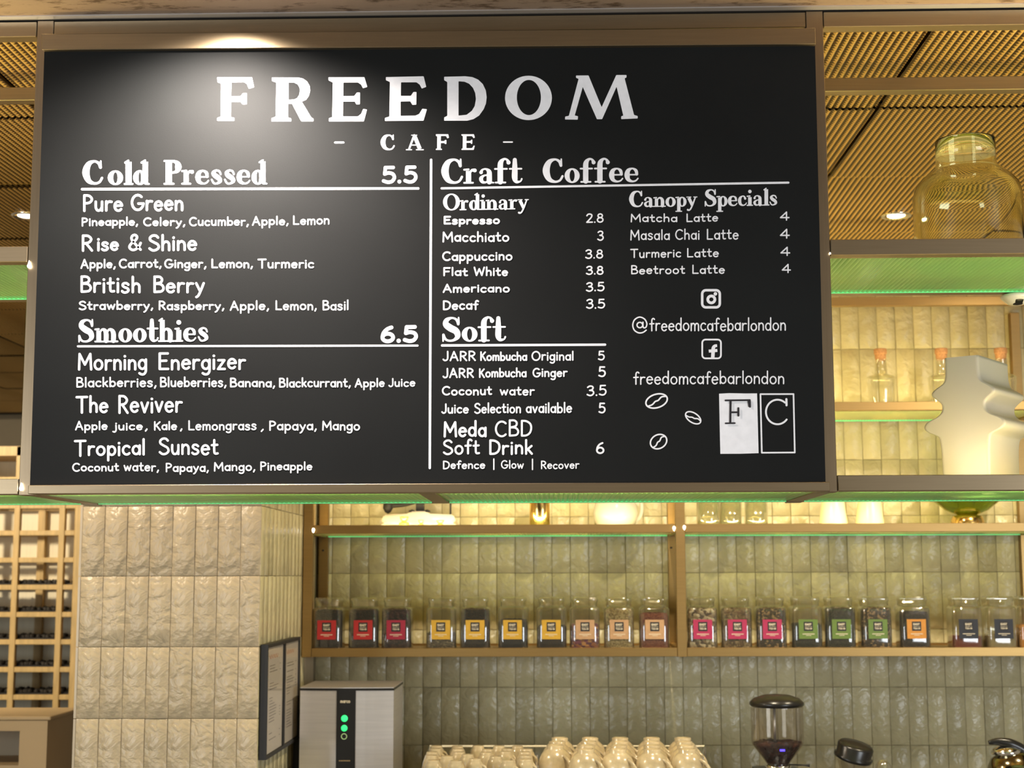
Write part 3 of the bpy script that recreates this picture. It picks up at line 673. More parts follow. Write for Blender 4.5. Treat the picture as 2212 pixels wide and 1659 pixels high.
p = Paint(); p.glyphs('C', 822, 853, 324.5, 324.5, 34, 1.0, 'ser'); put(p, 'title_letter')
p = Paint(); p.glyphs('A', 877, 914.5, 324.5, 324.5, 33.5, .95, 'ser'); put(p, 'title_letter')
p = Paint(); p.poly(soften(fitpoly(GF, 941.5, 970, 290, 324), .8)); put(p, 'title_letter')
p = Paint(); p.poly(soften(fitpoly(GE, 996.5, 1026, 290, 324), .8)); put(p, 'title_letter')
for x0, x1, y, wd in ((724, 742, 308, 4), (1088, 1106.5, 307, 3.2)):
    p = Paint(); p.stroke([(x0, y), (x1, y)], wd); put(p, 'title_dash')
# serif headings: text, x0, x1, baseline left, right, cap height, weight, gap
for t in [('C', 178, 223, 399, 399, 53, 1.0, 0), ('old', 233, 322, 399.5, 399, 53, 1.04, .03), ('Pressed', 354, 576, 399, 398.5, 53, 1.0, .035),
          ('Smoothies', 168.5, 451, 740, 738, 51, 1.0, .035), ('Craft', 953, 1127, 397.5, 396, 55, .98, .03), ('Coffee', 1172, 1380, 395.5, 394, 53.5, .98, .03),
          ('Ordinary', 957, 1141.5, 455, 452, 36.5, .95, .01), ('Canopy', 1358.5, 1505.5, 448, 446, 36, .95, .01), ('Specials', 1521.5, 1679.5, 446.5, 444, 38, .95, .01), ('Soft', 954.5, 1091.5, 738.5, 737, 54, 1.0, .03)]:
    p = Paint(); p.glyphs(t[0], *t[1:6], t[6], 'ser', t[7]); put(p, 'heading_lettering')
# prices beside the headings
for t in [('5.5', 823.5, 902, 398, 397, 40.5, 7.4), ('6.5', 819.5, 903, 742.5, 741, 40, 8.4)]:
    p = Paint(); p.glyphs(*t[:6], t[6], gap=.18); put(p, 'price_lettering')
# pen-written words: text, x0, x1, baseline at both ends, cap height, pen width
W = [('Pure', 178, 266.6, 458, 458, 39, 5), ('Green', 282, 397.5, 457, 457, 39, 5),
 ('Pineapple,', 175.5, 299, 489.5, 488, 20, 3.4), ('Celery,', 309, 401, 489, 489, 20, 3.4), ('Cucumber,', 408, 538, 489, 488.5, 21, 3.3), ('Apple,', 544, 624, 487.5, 487, 21, 3.2), ('Lemon', 632, 712.5, 486.5, 486, 21.5, 3.2),
 ('R', 175, 202, 544.5, 544, 38, 5), ('ise', 208.5, 257.5, 543.5, 543, 34, 5), ('&', 275.5, 307.5, 543.5, 543, 38, 5), ('Shine', 319.5, 426.5, 543.5, 543, 38, 5),
 ('Apple,', 173.5, 250.7, 580.5, 580, 21.5, 3.5), ('Carrot,', 256.5, 349.8, 580, 579.5, 21.5, 3.5), ('Ginger,', 354.5, 446.7, 580, 580, 21.5, 3.5), ('Lemon,', 455.7, 547, 580, 580, 21.5, 3.5), ('Turmeric', 556, 679, 580.5, 580.5, 22, 3.5),
 ('British', 172.5, 305.3, 634, 634, 39, 5), ('Berry', 330, 443, 634.5, 634, 39, 5),
 ('Strawberry,', 169.5, 331.7, 670.5, 670, 21, 3.5), ('Raspberry,', 341.8, 485.4, 670.5, 670.5, 21, 3.5), ('Apple,', 496, 582, 671, 671, 22.5, 3.4), ('Lemon,', 594, 685, 671, 671, 22.5, 3.4), ('Basil', 696, 754, 671, 671, 23, 3.4),
 ('Morning', 167, 319, 801.5, 801, 40, 5), ('Energizer', 340.7, 531.7, 801, 799.5, 40, 5),
 ('Blackberries,', 164, 339, 837.5, 837, 23.5, 3.5), ('Blueberries,', 345, 490, 837, 837, 23.5, 3.5), ('Banana,', 496, 595, 837.5, 837.5, 22, 3.6), ('Blackcurrant,', 602, 758.4, 837.5, 837.5, 22, 3.5), ('Apple', 765.7, 831.5, 837, 837, 21, 3.4), ('Juice', 838.7, 897.7, 836.5, 836, 20, 3.3),
 ('The', 162.4, 235, 893.5, 893, 40, 5.2), ('Reviver', 254, 395, 893.5, 893, 42, 5),
 ('Apple', 161.7, 233, 930, 930, 21, 3.5), ('juice', 245, 309, 930.5, 930, 20, 3.5), (',', 312, 320, 930, 930, 20, 3.5), ('Kale', 331.7, 383, 930.5, 930, 21, 3.5), (',', 388, 395, 930, 930, 20, 3.5), ('Lemongrass', 405.8, 555, 930.5, 930, 22.5, 3.4), (',', 562, 571, 931, 931, 20, 3.4), ('Papaya,', 580.5, 685, 931, 930.5, 23, 3.5), ('Mango', 695, 778.3, 930.5, 930.5, 22.5, 3.5),
 ('Tropical', 159, 314.7, 987, 985, 38, 5), ('Sunset', 341.8, 472.7, 984.5, 984, 40, 4.8),
 ('Coconut', 155.6, 257.5, 1019.5, 1018.5, 20, 3.5), ('water,', 266.6, 344.3, 1019, 1019, 22, 3.4), ('Papaya,', 357, 451.8, 1020.5, 1020, 21, 3.4), ('Mango,', 461.2, 552.3, 1018.5, 1018, 21.5, 3.4), ('Pineapple', 561.3, 675.3, 1017, 1016.5, 20.5, 3.3),
 ('Espresso', 957.3, 1080.5, 486, 485, 19.5, 4), ('2.8', 1265, 1304.5, 482.5, 481.5, 21.5, 3.3), ('Macchiato', 954.7, 1100.7, 523.5, 523, 24, 3.8), ('3', 1289.4, 1304.6, 520.5, 520.5, 23, 3.3),
 ('Cappuccino', 954.7, 1107.6, 564.5, 563.5, 22, 3.8), ('3.8', 1263.4, 1303.5, 559.5, 559, 21.5, 3.3), ('Flat', 956.4, 1011, 597, 597, 20, 3.7), ('White', 1022.6, 1098, 597, 597, 21, 3.7), ('3.8', 1265, 1304.4, 594.5, 594, 20.5, 3.5),
 ('Americano', 955.8, 1101.8, 633, 632.5, 20.5, 3.8), ('3.5', 1265, 1306, 631, 630, 21.5, 3.5), ('Decaf', 955.8, 1033.9, 670.5, 670, 22.5, 3.8), ('3.5', 1265.3, 1307.2, 668, 667, 22, 3.5),
 ('Matcha', 1361.2, 1463.6, 481, 480.5, 19.5, 3.1), ('Latte', 1481.6, 1551.7, 480.5, 479.5, 20, 3.1), ('4', 1684, 1705.5, 476.5, 476.5, 20.5, 3.2), ('Masala', 1360.6, 1447.3, 519.5, 519, 24.5, 3), ('Chai', 1458, 1512, 519, 518.5, 24.5, 3), ('Latte', 1525.6, 1596, 518.5, 518, 25, 3.1), ('4', 1684, 1706, 516, 516, 22.5, 3.2),
 ('Turmeric', 1360.8, 1471.8, 558, 557, 20.5, 3.1), ('Latte', 1483, 1553.2, 557, 556, 21, 3.1), ('4', 1685, 1707, 553.5, 553.5, 21, 3.1), ('Beetroot', 1362.3, 1480, 593.5, 592.5, 20.5, 3.1), ('Latte', 1494.2, 1566.2, 592.5, 592, 21, 3.1), ('4', 1688, 1708.5, 590, 590, 20.5, 3.1),
 ('JARR', 955.7, 1028.6, 780.5, 780, 23, 3.6), ('Kombucha', 1036.4, 1139.3, 780.5, 780, 21.5, 3.7), ('Original', 1147.5, 1240, 780, 779.5, 22.5, 3.5), ('5', 1290.7, 1306.5, 779, 779, 22, 3.5),
 ('JARR', 955.7, 1024.4, 817, 816.5, 22.5, 3.7), ('Kombucha', 1033.8, 1138, 816.5, 815.5, 22, 3.6), ('Ginger', 1149.8, 1226.3, 815.5, 815, 22, 3.6), ('5', 1291.4, 1308.8, 815, 815, 24.5, 3.8),
 ('Coconut', 954, 1063.2, 855, 854.5, 21.5, 3.8), ('water', 1079, 1155.3, 855, 855, 22, 3.6), ('3.5', 1266.4, 1310.4, 856.5, 855, 24.5, 3.6), ('Juice', 953, 1013.2, 894.5, 894, 22.5, 3.7), ('Selection', 1023.7, 1126.3, 894, 893.5, 24, 3.6), ('available', 1135.3, 1236.3, 893.5, 893, 25, 3.7), ('5', 1291.8, 1308.3, 893, 893, 24, 3.8),
 ('Meda', 956.8, 1052, 946, 945, 37, 5), ('CBD', 1068.3, 1150.4, 945, 944, 38, 4.3), ('Soft', 955.7, 1037, 983, 982.5, 35, 4.4), ('Drink', 1055.4, 1152, 983, 983, 35, 4.8), ('6', 1285.8, 1306, 981.5, 981.5, 27, 4),
 ('Defence', 956, 1048.7, 1014, 1013.5, 19.5, 3.3), ('|', 1064.5, 1069, 1012.5, 1012.5, 22, 3.2), ('Glow', 1081.7, 1132, 1013, 1013, 19.5, 3), ('|', 1148, 1152.5, 1012.5, 1012.5, 22, 3), ('Recover', 1167.6, 1251.7, 1014, 1013.5, 19.5, 3)]
for t in W:
    num = t[0][0] in '23456'
    p = Paint(); p.glyphs(t[0], t[1], t[2], t[3], t[4], t[5], t[6] - (.25 if t[6] < 4 else 0), jit=.022); put(p, 'price_lettering' if num else 'item_lettering')
for y0, y1, tx in ((716.5, 715.5, (1402.3, 1698.5)), (831.5, 830.5, (1367.6, 1695))):
    p = Paint(); p.glyphs('freedomcafebarlondon', tx[0], tx[1], y0, y1, 30, 2.9, gap=.14, jit=.02); put(p, 'item_lettering')
p = Paint(); p.glyphs('@', 1364.5, 1401, 716.5, 716.5, 33.5, 2.9); put(p, 'item_lettering')
for a, b, wd, nm in (((177.5, 408.8), (903.5, 407.2), 5.2, 'underline'), ((168.5, 748.2), (902, 746.6), 4.4, 'underline'), ((954, 407), (1703, 394.6), 4.6, 'underline'), ((955, 746.3), (1307, 744.6), 5.2, 'underline'), ((931.3, 345.5), (928.4, 1011), 5.2, 'divider_line')):
    p = Paint(); p.stroke([a, b], wd); put(p, nm)
# social icons
def rrect(x0, x1, y0, y1, r, n=5):
    o = []
    for cx, cy, a in ((x1 - r, y0 + r, -90), (x1 - r, y1 - r, 0), (x0 + r, y1 - r, 90), (x0 + r, y0 + r, 180)):
        o += [(cx + r * math.cos(math.radians(a + 90 * i / n)), cy + r * math.sin(math.radians(a + 90 * i / n))) for i in range(n + 1)]
    return o
p = Paint(); p.stroke(rrect(1516.8, 1554.8, 627, 664, 8), 5.4, closed=True); p.ring(1536.5, 646.9, 10.6, 10.4, 6, 6); p.dot(1545.3, 634.8, 3.9); put(p, 'camera_icon')
p = Paint(); p.stroke(rrect(1516.9, 1557.3, 733.6, 774.2, 7), 3.6, closed=True)
p.stroke(crom([(1549, 746.8, 6), (1544, 747.5, 6.5), (1540.8, 752, 7.6), (1540.3, 760, 7.6), (1539.6, 774, 7.6)], 6), caps=False); p.stroke([(1531, 758.6), (1549.5, 757)], 6.5, caps=False); put(p, 'letter_icon')
def bean(cx, cy, a, b, ang, wd=3.4):
    t = math.radians(ang); R = lambda x, y: (cx + x * math.cos(t) - y * math.sin(t), cy + x * math.sin(t) + y * math.cos(t)); p = Paint()
    p.stroke([R((a - wd / 2) * math.cos(2 * PI * i / 36), (b - wd / 2) * math.sin(2 * PI * i / 36)) for i in range(36)], wd, closed=True)
    p.stroke(crom([R(*q) for q in ((-a * .86, b * .34), (-a * .45, b * .30), (-a * .12, b * .02), (a * .15, -b * .02), (a * .5, -b * .32), (a * .88, -b * .22))], 6), wd * .95); put(p, 'bean_drawing')
bean(1418.3, 866.2, 25.5, 16.2, -17); bean(1497.3, 902.5, 20, 11.8, 33, 3); bean(1422.6, 954, 20, 16.4, -28, 3.2)
# the two initial cards at the lower corner
p = Paint(); p.poly([(1553.2, 850.5), (1575, 849.3), (1610, 850), (1635.3, 849.8), (1637, 915), (1638.6, 979), (1600, 980.2), (1556, 980.4), (1554.5, 915)]); put(p, 'initial_card')
p = Paint()
for pts, wd in ((((1567, 865.2), (1619.5, 864.5), (1620, 879)), 3.9), (((1578, 866), (1577.3, 914)), 4.6), (((1567.5, 914.6), (1587, 914.2)), 3.6), (((1578, 890.8), (1593, 890.8)), 4), (((1594.8, 882), (1594.8, 898)), 4.2)): p.pen_line(pts, wd)
p.stroke([(1617, 865), (1619, 879)], 5.2, caps=False); put(p, 'initial_letter', 'paintk', .0016)
p = Paint(); q = [(1642.6, 851.5), (1714, 851.3), (1716.8, 977.5), (1645.6, 978)]; p.pen_line(q + [q[0]], 3.4); put(p, 'initial_card')
p = Paint(); p.stroke([(1679.5 + 25 * math.cos(math.radians(a)), 890 + 26.5 * math.sin(math.radians(a))) for a in range(38, 318, 8)], 4)
p.stroke([(1698.6, 862.3), (1699, 875.5)], 4.6); put(p, 'initial_letter')

# ------------------------------------------------------------------ tea jars
def local_paint(p, name, m, parent, cx, cz, sc_, y):
    return p.build(name, m, parent, lambda a, b: Vector(((a - cx) * sc_, y, -(b - cz) * sc_)), NB, 0)
JB = Vector((0, 0, 0))
def make_jar():
    t = thing('tea_jar', 'x', 'jar', group='tea jars on the lowest wall shelf')
    bm = LT([(.046, .0), (.0505, .003), (.0515, .010), (.0515, .134), (.049, .140), (.043, .1435), (.041, .1445)], seg=40, sq=6)
    bmesh.ops.delete(bm, geom=[f for f in bm.faces if len(f.verts) > 4 and f.calc_center_median().z > .1], context='FACES')
    obj('glass_body', bm, 'jarglass', t, smooth=True)
    obj('lid', LT([(.041, .145), (.0435, .1465), (.0435, .160), (.0455, .162), (.0455, .172), (.043, .176), (.030, .177)], seg=40, sq=6), 'jarglass', t, smooth=True)
    bm = LT([(.045, .004), (.0485, .008), (.0485, .90), (.044, .985), (.020, 1.0)], seg=28, sq=6)
    obj('filling', bm, 'foliage', t, smooth=False)
    lb = obj('label', B(-.032, .032, -.0530, -.0522, .036, .1005), 'ply', t)
    obj('badge', B(-.0155, .0155, -.0534, -.0529, .062, .093), 'blackm', lb)
    p = Paint()
    p.glyphs('EAST', 0, 21.5, 0, 0, 7, 1.5, gap=.12)
    for i, (a, b) in enumerate(((0, 3), (4, 7), (8, 11), (12, 15), (16, 18), (19, 21.5))): p.stroke([(a + .6, 4), (b - .4, 4)], 2.0, caps=False)
    p.glyphs('T', 0, 4.4, 12.5, 12.5, 5, 1.4); p.stroke([(6, 8.2), (9, 8.2)], 1.2); p.stroke([(6, 10), (8.6, 10)], 1.2); p.stroke([(6, 12), (9, 12)], 1.2); p.stroke([(6, 8.2), (6, 12)], 1.2)
    p.glyphs('A', 10, 14, 12.5, 12.5, 5, 1.2); p.glyphs('CO', 15.5, 22, 12.5, 12.5, 5, 1.3)
    local_paint(p, 'badge_lettering', 'labelwhite', lb, 10.8, 83.5, .00105, -.0538).location.z = 0
    p = Paint(); x = -20
    while x < 19:
        wv = 2.4; p.stroke([(x, 0), (x + wv - .8, 0)], 3.2, caps=False); x += wv
    p.stroke([(-9, 5), (9, 5)], 1.4, caps=False)
    local_paint(p, 'name_lettering', 'labelwhite', lb, 0, 50, .001, -.0535)
    return t
M['labelwhite'] = mat('label_print', (.72, .62, .44), .6)
jar0 = make_jar()
for ch in jar0.children:
    for gch in ch.children:
        if gch.name.startswith('badge_lettering'):
            for v in gch.data.vertices: v.co.z += .0835 * 2 - .0835 - .0  # move print onto the badge
        if gch.name.startswith('name_lettering'):
            for v in gch.data.vertices: v.co.z += 0
# print heights: the paint plane was centred on zero, lift it to the badge and below it
for ch in jar0.children:
    for gch in ch.children:
        if 'lettering' in gch.name:
            zs = [v.co.z for v in gch.data.vertices]; mid = (min(zs) + max(zs)) / 2; want = .0775 if gch.name.startswith('badge') else .0500
            for v in gch.data.vertices: v.co.z += want - mid
LCOL = {'red': (.50, .022, .022), 'crimson': (.42, .018, .05), 'yellow': (.75, .43, .03), 'peach': (.62, .36, .17), 'magenta': (.50, .025, .10), 'green': (.15, .24, .03), 'orange': (.74, .30, .02), 'black': (.012, .010, .012)}
LM = {k: mat(k + '_label_paper', tuple(c * .72 for c in v), .5, var=.08, vscale=90) for k, v in LCOL.items()}
for k in LM: pass
FM = {'ink': grain('black_tea', [(.012, .010, .012), (.025, .018, .016), (.006, .006, .010), (.035, .02, .015)], 260),
 'navy': grain('navy_tea', [(.010, .012, .020), (.016, .016, .024), (.008, .010, .014)], 320),
 'plum': grain('plum_tea', [(.018, .008, .014), (.03, .012, .02), (.008, .006, .01), (.06, .03, .03)], 170),
 'ash': grain('grey_leaf_tea', [(.14, .11, .08), (.05, .04, .03), (.22, .18, .12), (.09, .07, .05)], 150),
 'petal': grain('petal_tea', [(.16, .03, .07), (.24, .08, .03), (.07, .015, .04), (.45, .22, .08), (.10, .02, .05)], 95),
 'seed': grain('seed_tea', [(.26, .19, .09), (.17, .12, .05), (.34, .27, .14)], 210),
 'rust': grain('rust_tea', [(.17, .045, .025), (.13, .03, .02), (.21, .07, .04)], 300),
 'mixed': grain('chunky_leaf_tea', [(.30, .24, .17), (.10, .07, .04), (.45, .38, .28), (.05, .03, .02), (.20, .14, .08)], 105),
 'brown': grain('brown_leaf_tea', [(.15, .10, .05), (.07, .04, .02), (.22, .16, .09), (.11, .06, .03)], 140),
 'speck': grain('speckled_leaf_tea', [(.04, .025, .015), (.015, .012, .01), (.26, .17, .09), (.03, .02, .012), (.05, .03, .02)], 150),
 'forest': grain('dark_green_tea', [(.014, .018, .012), (.03, .03, .02), (.008, .01, .008)], 230),
 'brick': grain('brick_powder', [(.25, .05, .03), (.23, .045, .028)], 400), 'sand': grain('pale_powder', [(.42, .34, .19), (.38, .31, .17)], 400),
 'amber': grain('amber_pieces', [(.65, .28, .03), (.55, .2, .02)], 200)}
JARS = [(710, 'red', 'ink', .92, 'square tea jar with a red label, first beside the bronze post nearest the tiled pier'),
 (787, 'red', 'ink', .95, 'square tea jar with a red label and black tea, second from the tiled pier'),
 (858.5, 'crimson', 'plum', .95, 'square tea jar of dark plum tea, third from the tiled pier'),
 (954, 'yellow', 'ash', .42, 'square tea jar less than half full of grey leaf under a yellow label'),
 (1027, 'yellow', 'ink', .95, 'square tea jar with a yellow label filled to the neck with black tea'),
 (1109, 'yellow', 'navy', .70, 'square tea jar with a yellow label on navy black tea, standing alone mid shelf'),
 (1192, 'yellow', 'ink', .57, 'square tea jar just over half full under a yellow label'),
 (1263, 'peach', 'petal', .60, 'square tea jar of purple petals with a peach label'),
 (1337, 'peach', 'seed', .94, 'square tea jar of beige seeds with a peach label'),
 (1413, 'peach', 'rust', .84, 'square tea jar of rusty red leaf beside the middle bronze post'),
 (1516, 'magenta', 'mixed', .95, 'square tea jar of pale chunky leaf with a magenta label'),
 (1590, 'magenta', 'brown', .95, 'square tea jar of brown leaf, middle one of three magenta labels'),
 (1665, 'magenta', 'speck', .95, 'square tea jar of speckled brown leaf with a magenta label beside a green label'),
 (1741, 'green', 'forest', .60, 'square tea jar just over half full of dark green tea with a green label'),
 (1813, 'green', 'forest', .95, 'square tea jar filled with dark tea, middle one of three green labels'),
 (1890, 'green', 'speck', .95, 'square tea jar of beige flecked leaf with a green label'),
 (1973, 'orange', 'ink', .86, 'square tea jar of black tea with a bright orange label'),
 (2085, 'black', 'brick', .30, 'square tea jar one third full of brick red powder with a black label'),
 (2158, 'black', 'sand', .34, 'square tea jar one third full of pale powder with a black label'),
 (2228, 'orange', 'amber', .55, 'square tea jar of amber pieces cut by the picture edge')]
JZ = H(-.2505)
def setm(o, m):
    o.material_slots[0].link = 'OBJECT'; o.material_slots[0].material = m
for i, (px, lc, fc, fh, lab) in enumerate(JARS):
    p = Q(px, 1395, 5.14); t = jar0 if i == 0 else dup(jar0)
    t.location = (p.x, 5.142, JZ + .0005); t['label'] = lab; t.rotation_euler = (0, 0, random.uniform(-.03, .03) + (.05 if i == 18 else 0))
    for ch in t.children:
        n = ch.name.split('.')[0]
        if n == 'filling': setm(ch, FM[fc]); ch.scale = (1, 1, .146 * fh)
        if n == 'label': setm(ch, LM[lc])
for ch in jar0.children:      # the filling is modelled one unit high and scaled to each level
    if ch.name.startswith('filling'):
        for v in ch.data.vertices:
            if v.co.z < .5: v.co.z = v.co.z * .138 + .027
            else: v.co.z += random.uniform(-.02, .02)

# ------------------------------------------------------------------ things on the upper wall shelf
AZ, BZ, DY = H(.5682), H(.1532), 5.27
def cork_bottle(px, lab, first=None):
    p = Q(px, 860, DY)
    t = thing('corked_bottle', lab, 'bottle', (p.x, DY, AZ), group='corked glass bottles on the upper wall shelf')
    bm = LT([(.030, .0), (.040, .003), (.044, .03), (.050, .118), (.050, .128), (.042, .134), (.024, .139), (.0215, .146), (.0205, .19), (.022, .193)], seg=32)
    bmesh.ops.delete(bm, geom=[f for f in bm.faces if len(f.verts) > 4 and f.calc_center_median().z > .1], context='FACES')
    obj('glass_body', bm, 'jarglass', t, smooth=True)
    obj('cork_stopper', LT([(.017, .190), (.0195, .2), (.0200, .212), (.0225, .214), (.0228, .230), (.021, .232)], seg=24), 'cork', t, smooth=False)
    return t
cb = cork_bottle(1905, 'corked glass bottle nearest the menu board on the upper wall shelf')
p = Q(2037, 860, DY); dup(cb, (p.x, DY, AZ), 'corked glass bottle rising behind the zigzag white vase')
p = Q(2166, 860, DY); dup(cb, (p.x, DY, AZ), 'corked glass bottle against the upright at the picture edge')
# middle wall shelf
def on_b(px, d=DY): return (Q(px, 1130, d).x, d, BZ)
t = thing('white_appliance', 'white flared appliance base with dark handle arm behind three small gold bottles', 'appliance', on_b(907, 5.32))
M['whitecer'] = mat('white_ceramic', (.80, .74, .62), .25, 0, var=.03, coat=.3)
bm = bmesh.new()
prof = [(-.165, 0), (-.135, .026), (-.118, .034), (-.134, .038), (-.124, .062), (-.036, .0655), (-.028, .074), (.028, .074), (.036, .0655), (.124, .062), (.134, .038), (.118, .034), (.135, .026), (.165, 0)]
a_ = [bm.verts.new((x, -.06, z)) for x, z in prof]; b_ = [bm.verts.new((x * .92, .06, z)) for x, z in prof]; n = len(prof)
bm.faces.new(a_[::-1]); bm.faces.new(b_)
for i in range(n): bm.faces.new((a_[i], a_[(i + 1) % n], b_[(i + 1) % n], b_[i]))
bmesh.ops.recalc_face_normals(bm, faces=bm.faces); bmesh.ops.bevel(bm, geom=list(bm.edges), offset=.004, segments=2, affect='EDGES')
obj('base', bm, 'whitecer', t, smooth=True)
obj('pivot_block', B(-.013, .015, -.02, .02, .073, .115, bev=.002), 'blackm', t)
bm = tube(bmesh.new(), crom([(-.005, 0, .115), (-.05, 0, .102), (-.09, 0, .097), (-.112, 0, .096)], 5), .0075); lathe(bm, [(.0, .068), (.010, .073), (.018, .088), (.016, .105), (.006, .116)], seg=16, at=(-.115, 0, 0)); obj('handle_arm', bm, 'blackm', t, smooth=True)
obj('side_rod', tube(bmesh.new(), [(.110, 0, .063), (.110, 0, .115)], .0035), 'blackm', t)
for sx in (-.026, .028): obj('foot_knob', LT([(.012, .073), (.011, .078), (.0, .082)], seg=14, at=(sx, -.03, 0)), 'blackm', t, smooth=True)
M['amberglass'] = mat('gold_bottle', (.80, .52, .12), .22, .35)
for px, wd, ht, lab in ((873, .0185, .050, 'largest small gold bottle before the white appliance'), (909.5, .0115, .038, 'smallest middle gold bottle before the white appliance'), (951, .0165, .037, 'squat gold bottle before the white appliance, nearest the gold cylinder')):
    tt = thing('gold_bottle', lab, 'bottle', on_b(px, 5.17), group='small gold bottles')
    h0 = ht * .62
    obj('body', LT([(wd * .8, 0), (wd, .002), (wd, h0 * .9), (wd * .85, h0), (wd * .45, h0 + .002), (wd * .42, h0 + .004)], seg=20), 'amberglass', tt, smooth=True)
    obj('stopper', LT([(wd * .45, h0 + .004), (wd * .6, h0 + .006), (wd * .85, ht), (wd * .8, ht + .002)], seg=20), 'amberglass', tt, smooth=True)
t = thing('gold_canister', 'tall polished gold cylinder on the middle wall shelf under the board', 'canister', on_b(1166))
obj('body', LT([(.034, 0), (.036, .002), (.036, .15), (.034, .152)], seg=40), 'gold', t, smooth=True); obj('rim', LT([(.037, .146), (.038, .149), (.037, .156)], seg=40), 'chrome', t, smooth=True)
t = thing('white_pitcher', 'glowing round white pitcher on the middle wall shelf', 'pitcher', on_b(1330))
obj('body', LT([(.045, 0), (.060, .010), (.075, .040), (.079, .065), (.074, .095), (.055, .125), (.045, .140), (.048, .15)], seg=40), 'opal', t, smooth=True)
obj('handle', tube(bmesh.new(), crom([(.060, 0, .03), (.085, 0, .05), (.093, 0, .085), (.085, 0, .115), (.05, 0, .13)], 6), .007), 'opal', t, smooth=True)
def tumbler(px, r, lab, first=[None]):
    if first[0] is None:
        t = thing('glass_tumbler', lab, 'glass', on_b(px), group='glass tumblers on the middle wall shelf')
        bm = LT([(.0, 0), (r * .9, 0), (r, .004), (r * 1.03, .11), (r * .97, .11), (r * .92, .022), (r * .6, .012), (0, .009)], seg=32); obj('bowl', bm, 'jarglass', t, smooth=True); first[0] = t; return t
    return dup(first[0], on_b(px, DY + random.uniform(-.02, .03)), lab)
M['vglass2'] = real_glass('clear_tumbler_glass', (.97, .98, .92))
tumbler(1530, .040, 'clear glass tumbler nearest the middle bronze post'); tumbler(1578, .04, 'clear glass tumbler between two others, set back'); tumbler(1634, .04, 'clear glass tumbler nearest the marbled cones')
M['marble'] = mat('veined_cream_stone', (.78, .62, .36), .3, 0, var=.22, vscale=14, stretch=(1, 1, .25))
t = thing('stone_cone', 'cream veined stone cone standing left of its twin', 'vase', on_b(1800), group='veined stone cones')
obj('body', LT([(.052, 0), (.052, .004), (.034, .150), (.030, .153), (.028, .148), (.03, .10)], seg=36), 'marble', t, smooth=True); t['label'] = 'cream veined stone cone nearer the glass tumblers'
dup(t, on_b(1879), 'bright cream stone cone nearer the green glass bowl', 1.0)
t = thing('footed_bowl', 'green glass bowl on a polished gold foot on the middle wall shelf', 'bowl', on_b(2090))
obj('bowl', LT([(0, .050), (.03, .052), (.075, .072), (.115, .105), (.135, .14), (.140, .17), (.137, .17), (.131, .14), (.11, .108), (.07, .078), (.03, .060), (0, .058)], seg=48), 'gglass', t, smooth=True)
obj('foot', LT([(.058, 0), (.062, .003), (.055, .040), (.050, .050), (.040, .053)], seg=40), 'gold', t, smooth=True)
t = thing('dome_fixture', 'white rimmed dark dome fixture hanging at the picture edge under the upper green shelf', 'fixture', Q(2195, 640, 3.438))
obj('rim', LT([(.030, .004), (.036, 0), (.034, -.006), (.020, -.0185), (.012, -.021)], seg=32), 'whitecer', t, smooth=True); obj('lens', LT([(.022, .002), (.020, -.014), (.010, -.0235), (0, -.025)], seg=24, at=(0, -.008, .002)), 'black', t, smooth=True)
obj('stem', B(-.006, .006, -.006, .006, 0, H(.6505) - Q(2195, 640, 3.438).z), 'blackm', t)

# ------------------------------------------------------------------ big glass jar and white vase on the hanging frame
gx = Q(2091.5, 440, 3.22)
t = thing('glass_vase', 'large olive green glass jar with a wide neck on the upper hanging shelf', 'glass jar', (gx.x, 3.225, H(.6615)))
tk = .0035
outer = [(.0, .0), (.085, .0), (.105, .006), (.114, .020), (.117, .04), (.1175, .165), (.112, .190), (.098, .208), (.078, .224), (.067, .234), (.0645, .245), (.0645, .292), (.0655, .2945)]
inner = [(.062, .2945), (.061, .245), (.064, .231), (.075, .220), (.095, .204), (.108, .187), (.1135, .165), (.113, .04), (.110, .022), (.10, .011), (.08, .006), (.0, .012)]
obj('vessel', LT(outer + inner, seg=72), 'vglass', t, smooth=True)
vz = thing('zigzag_vase', 'white opal glass vase with a zigzag silhouette glowing on the lower hanging shelf', 'vase', (0, 0, 0))
# silhouette half-widths against height, extruded and rounded
vb = Q(2086, 1060, 3.17); zb = H(.1775); vz.location = (vb.x + .060, 3.257, zb); vz.rotation_euler = (0, 0, math.radians(-36))
zz = [(0, .053), (.012, .057), (.05, .0595), (.095, .0605), (.125, .064), (.134, .072), (.142, .090), (.150, .100), (.160, .100), (.169, .091), (.178, .070), (.188, .058), (.198, .0545), (.209, .056), (.219, .066), (.229, .078), (.238, .0785), (.247, .068), (.256, .053), (.264, .0465), (.277, .0435), (.295, .0425), (.320, .0425)]
zz = crom([(z * .90, hw * .885) for z, hw in zz], 3); bm = bmesh.new(); rows = []
DP = .094
def sec(hw, z):
    r = .007; o = []
    for cx, cy, a in ((hw - r, -DP + r, -90), (hw - r, DP - r, 0), (-hw + r, DP - r, 90), (-hw + r, -DP + r, 180)):
        for i in range(5):
            an = math.radians(a + 22.5 * i); o.append(bm.verts.new((cx + r * math.cos(an), cy + r * math.sin(an), z)))
    return o
for z, hw in zz: rows.append(sec(hw, z))
for a, b in zip(rows, rows[1:]):
    m_ = len(a)
    for i in range(m_): bm.faces.new((a[i], a[(i + 1) % m_], b[(i + 1) % m_], b[i]))
bmesh.ops.recalc_face_normals(bm, faces=bm.faces)
vo = obj('vessel', bm, 'opal', vz, smooth=True)
for f in vo.data.polygons:
    if abs(f.normal.y) > .98: f.use_smooth = False
sm = vo.modifiers.new('shell', 'SOLIDIFY'); sm.thickness = .003
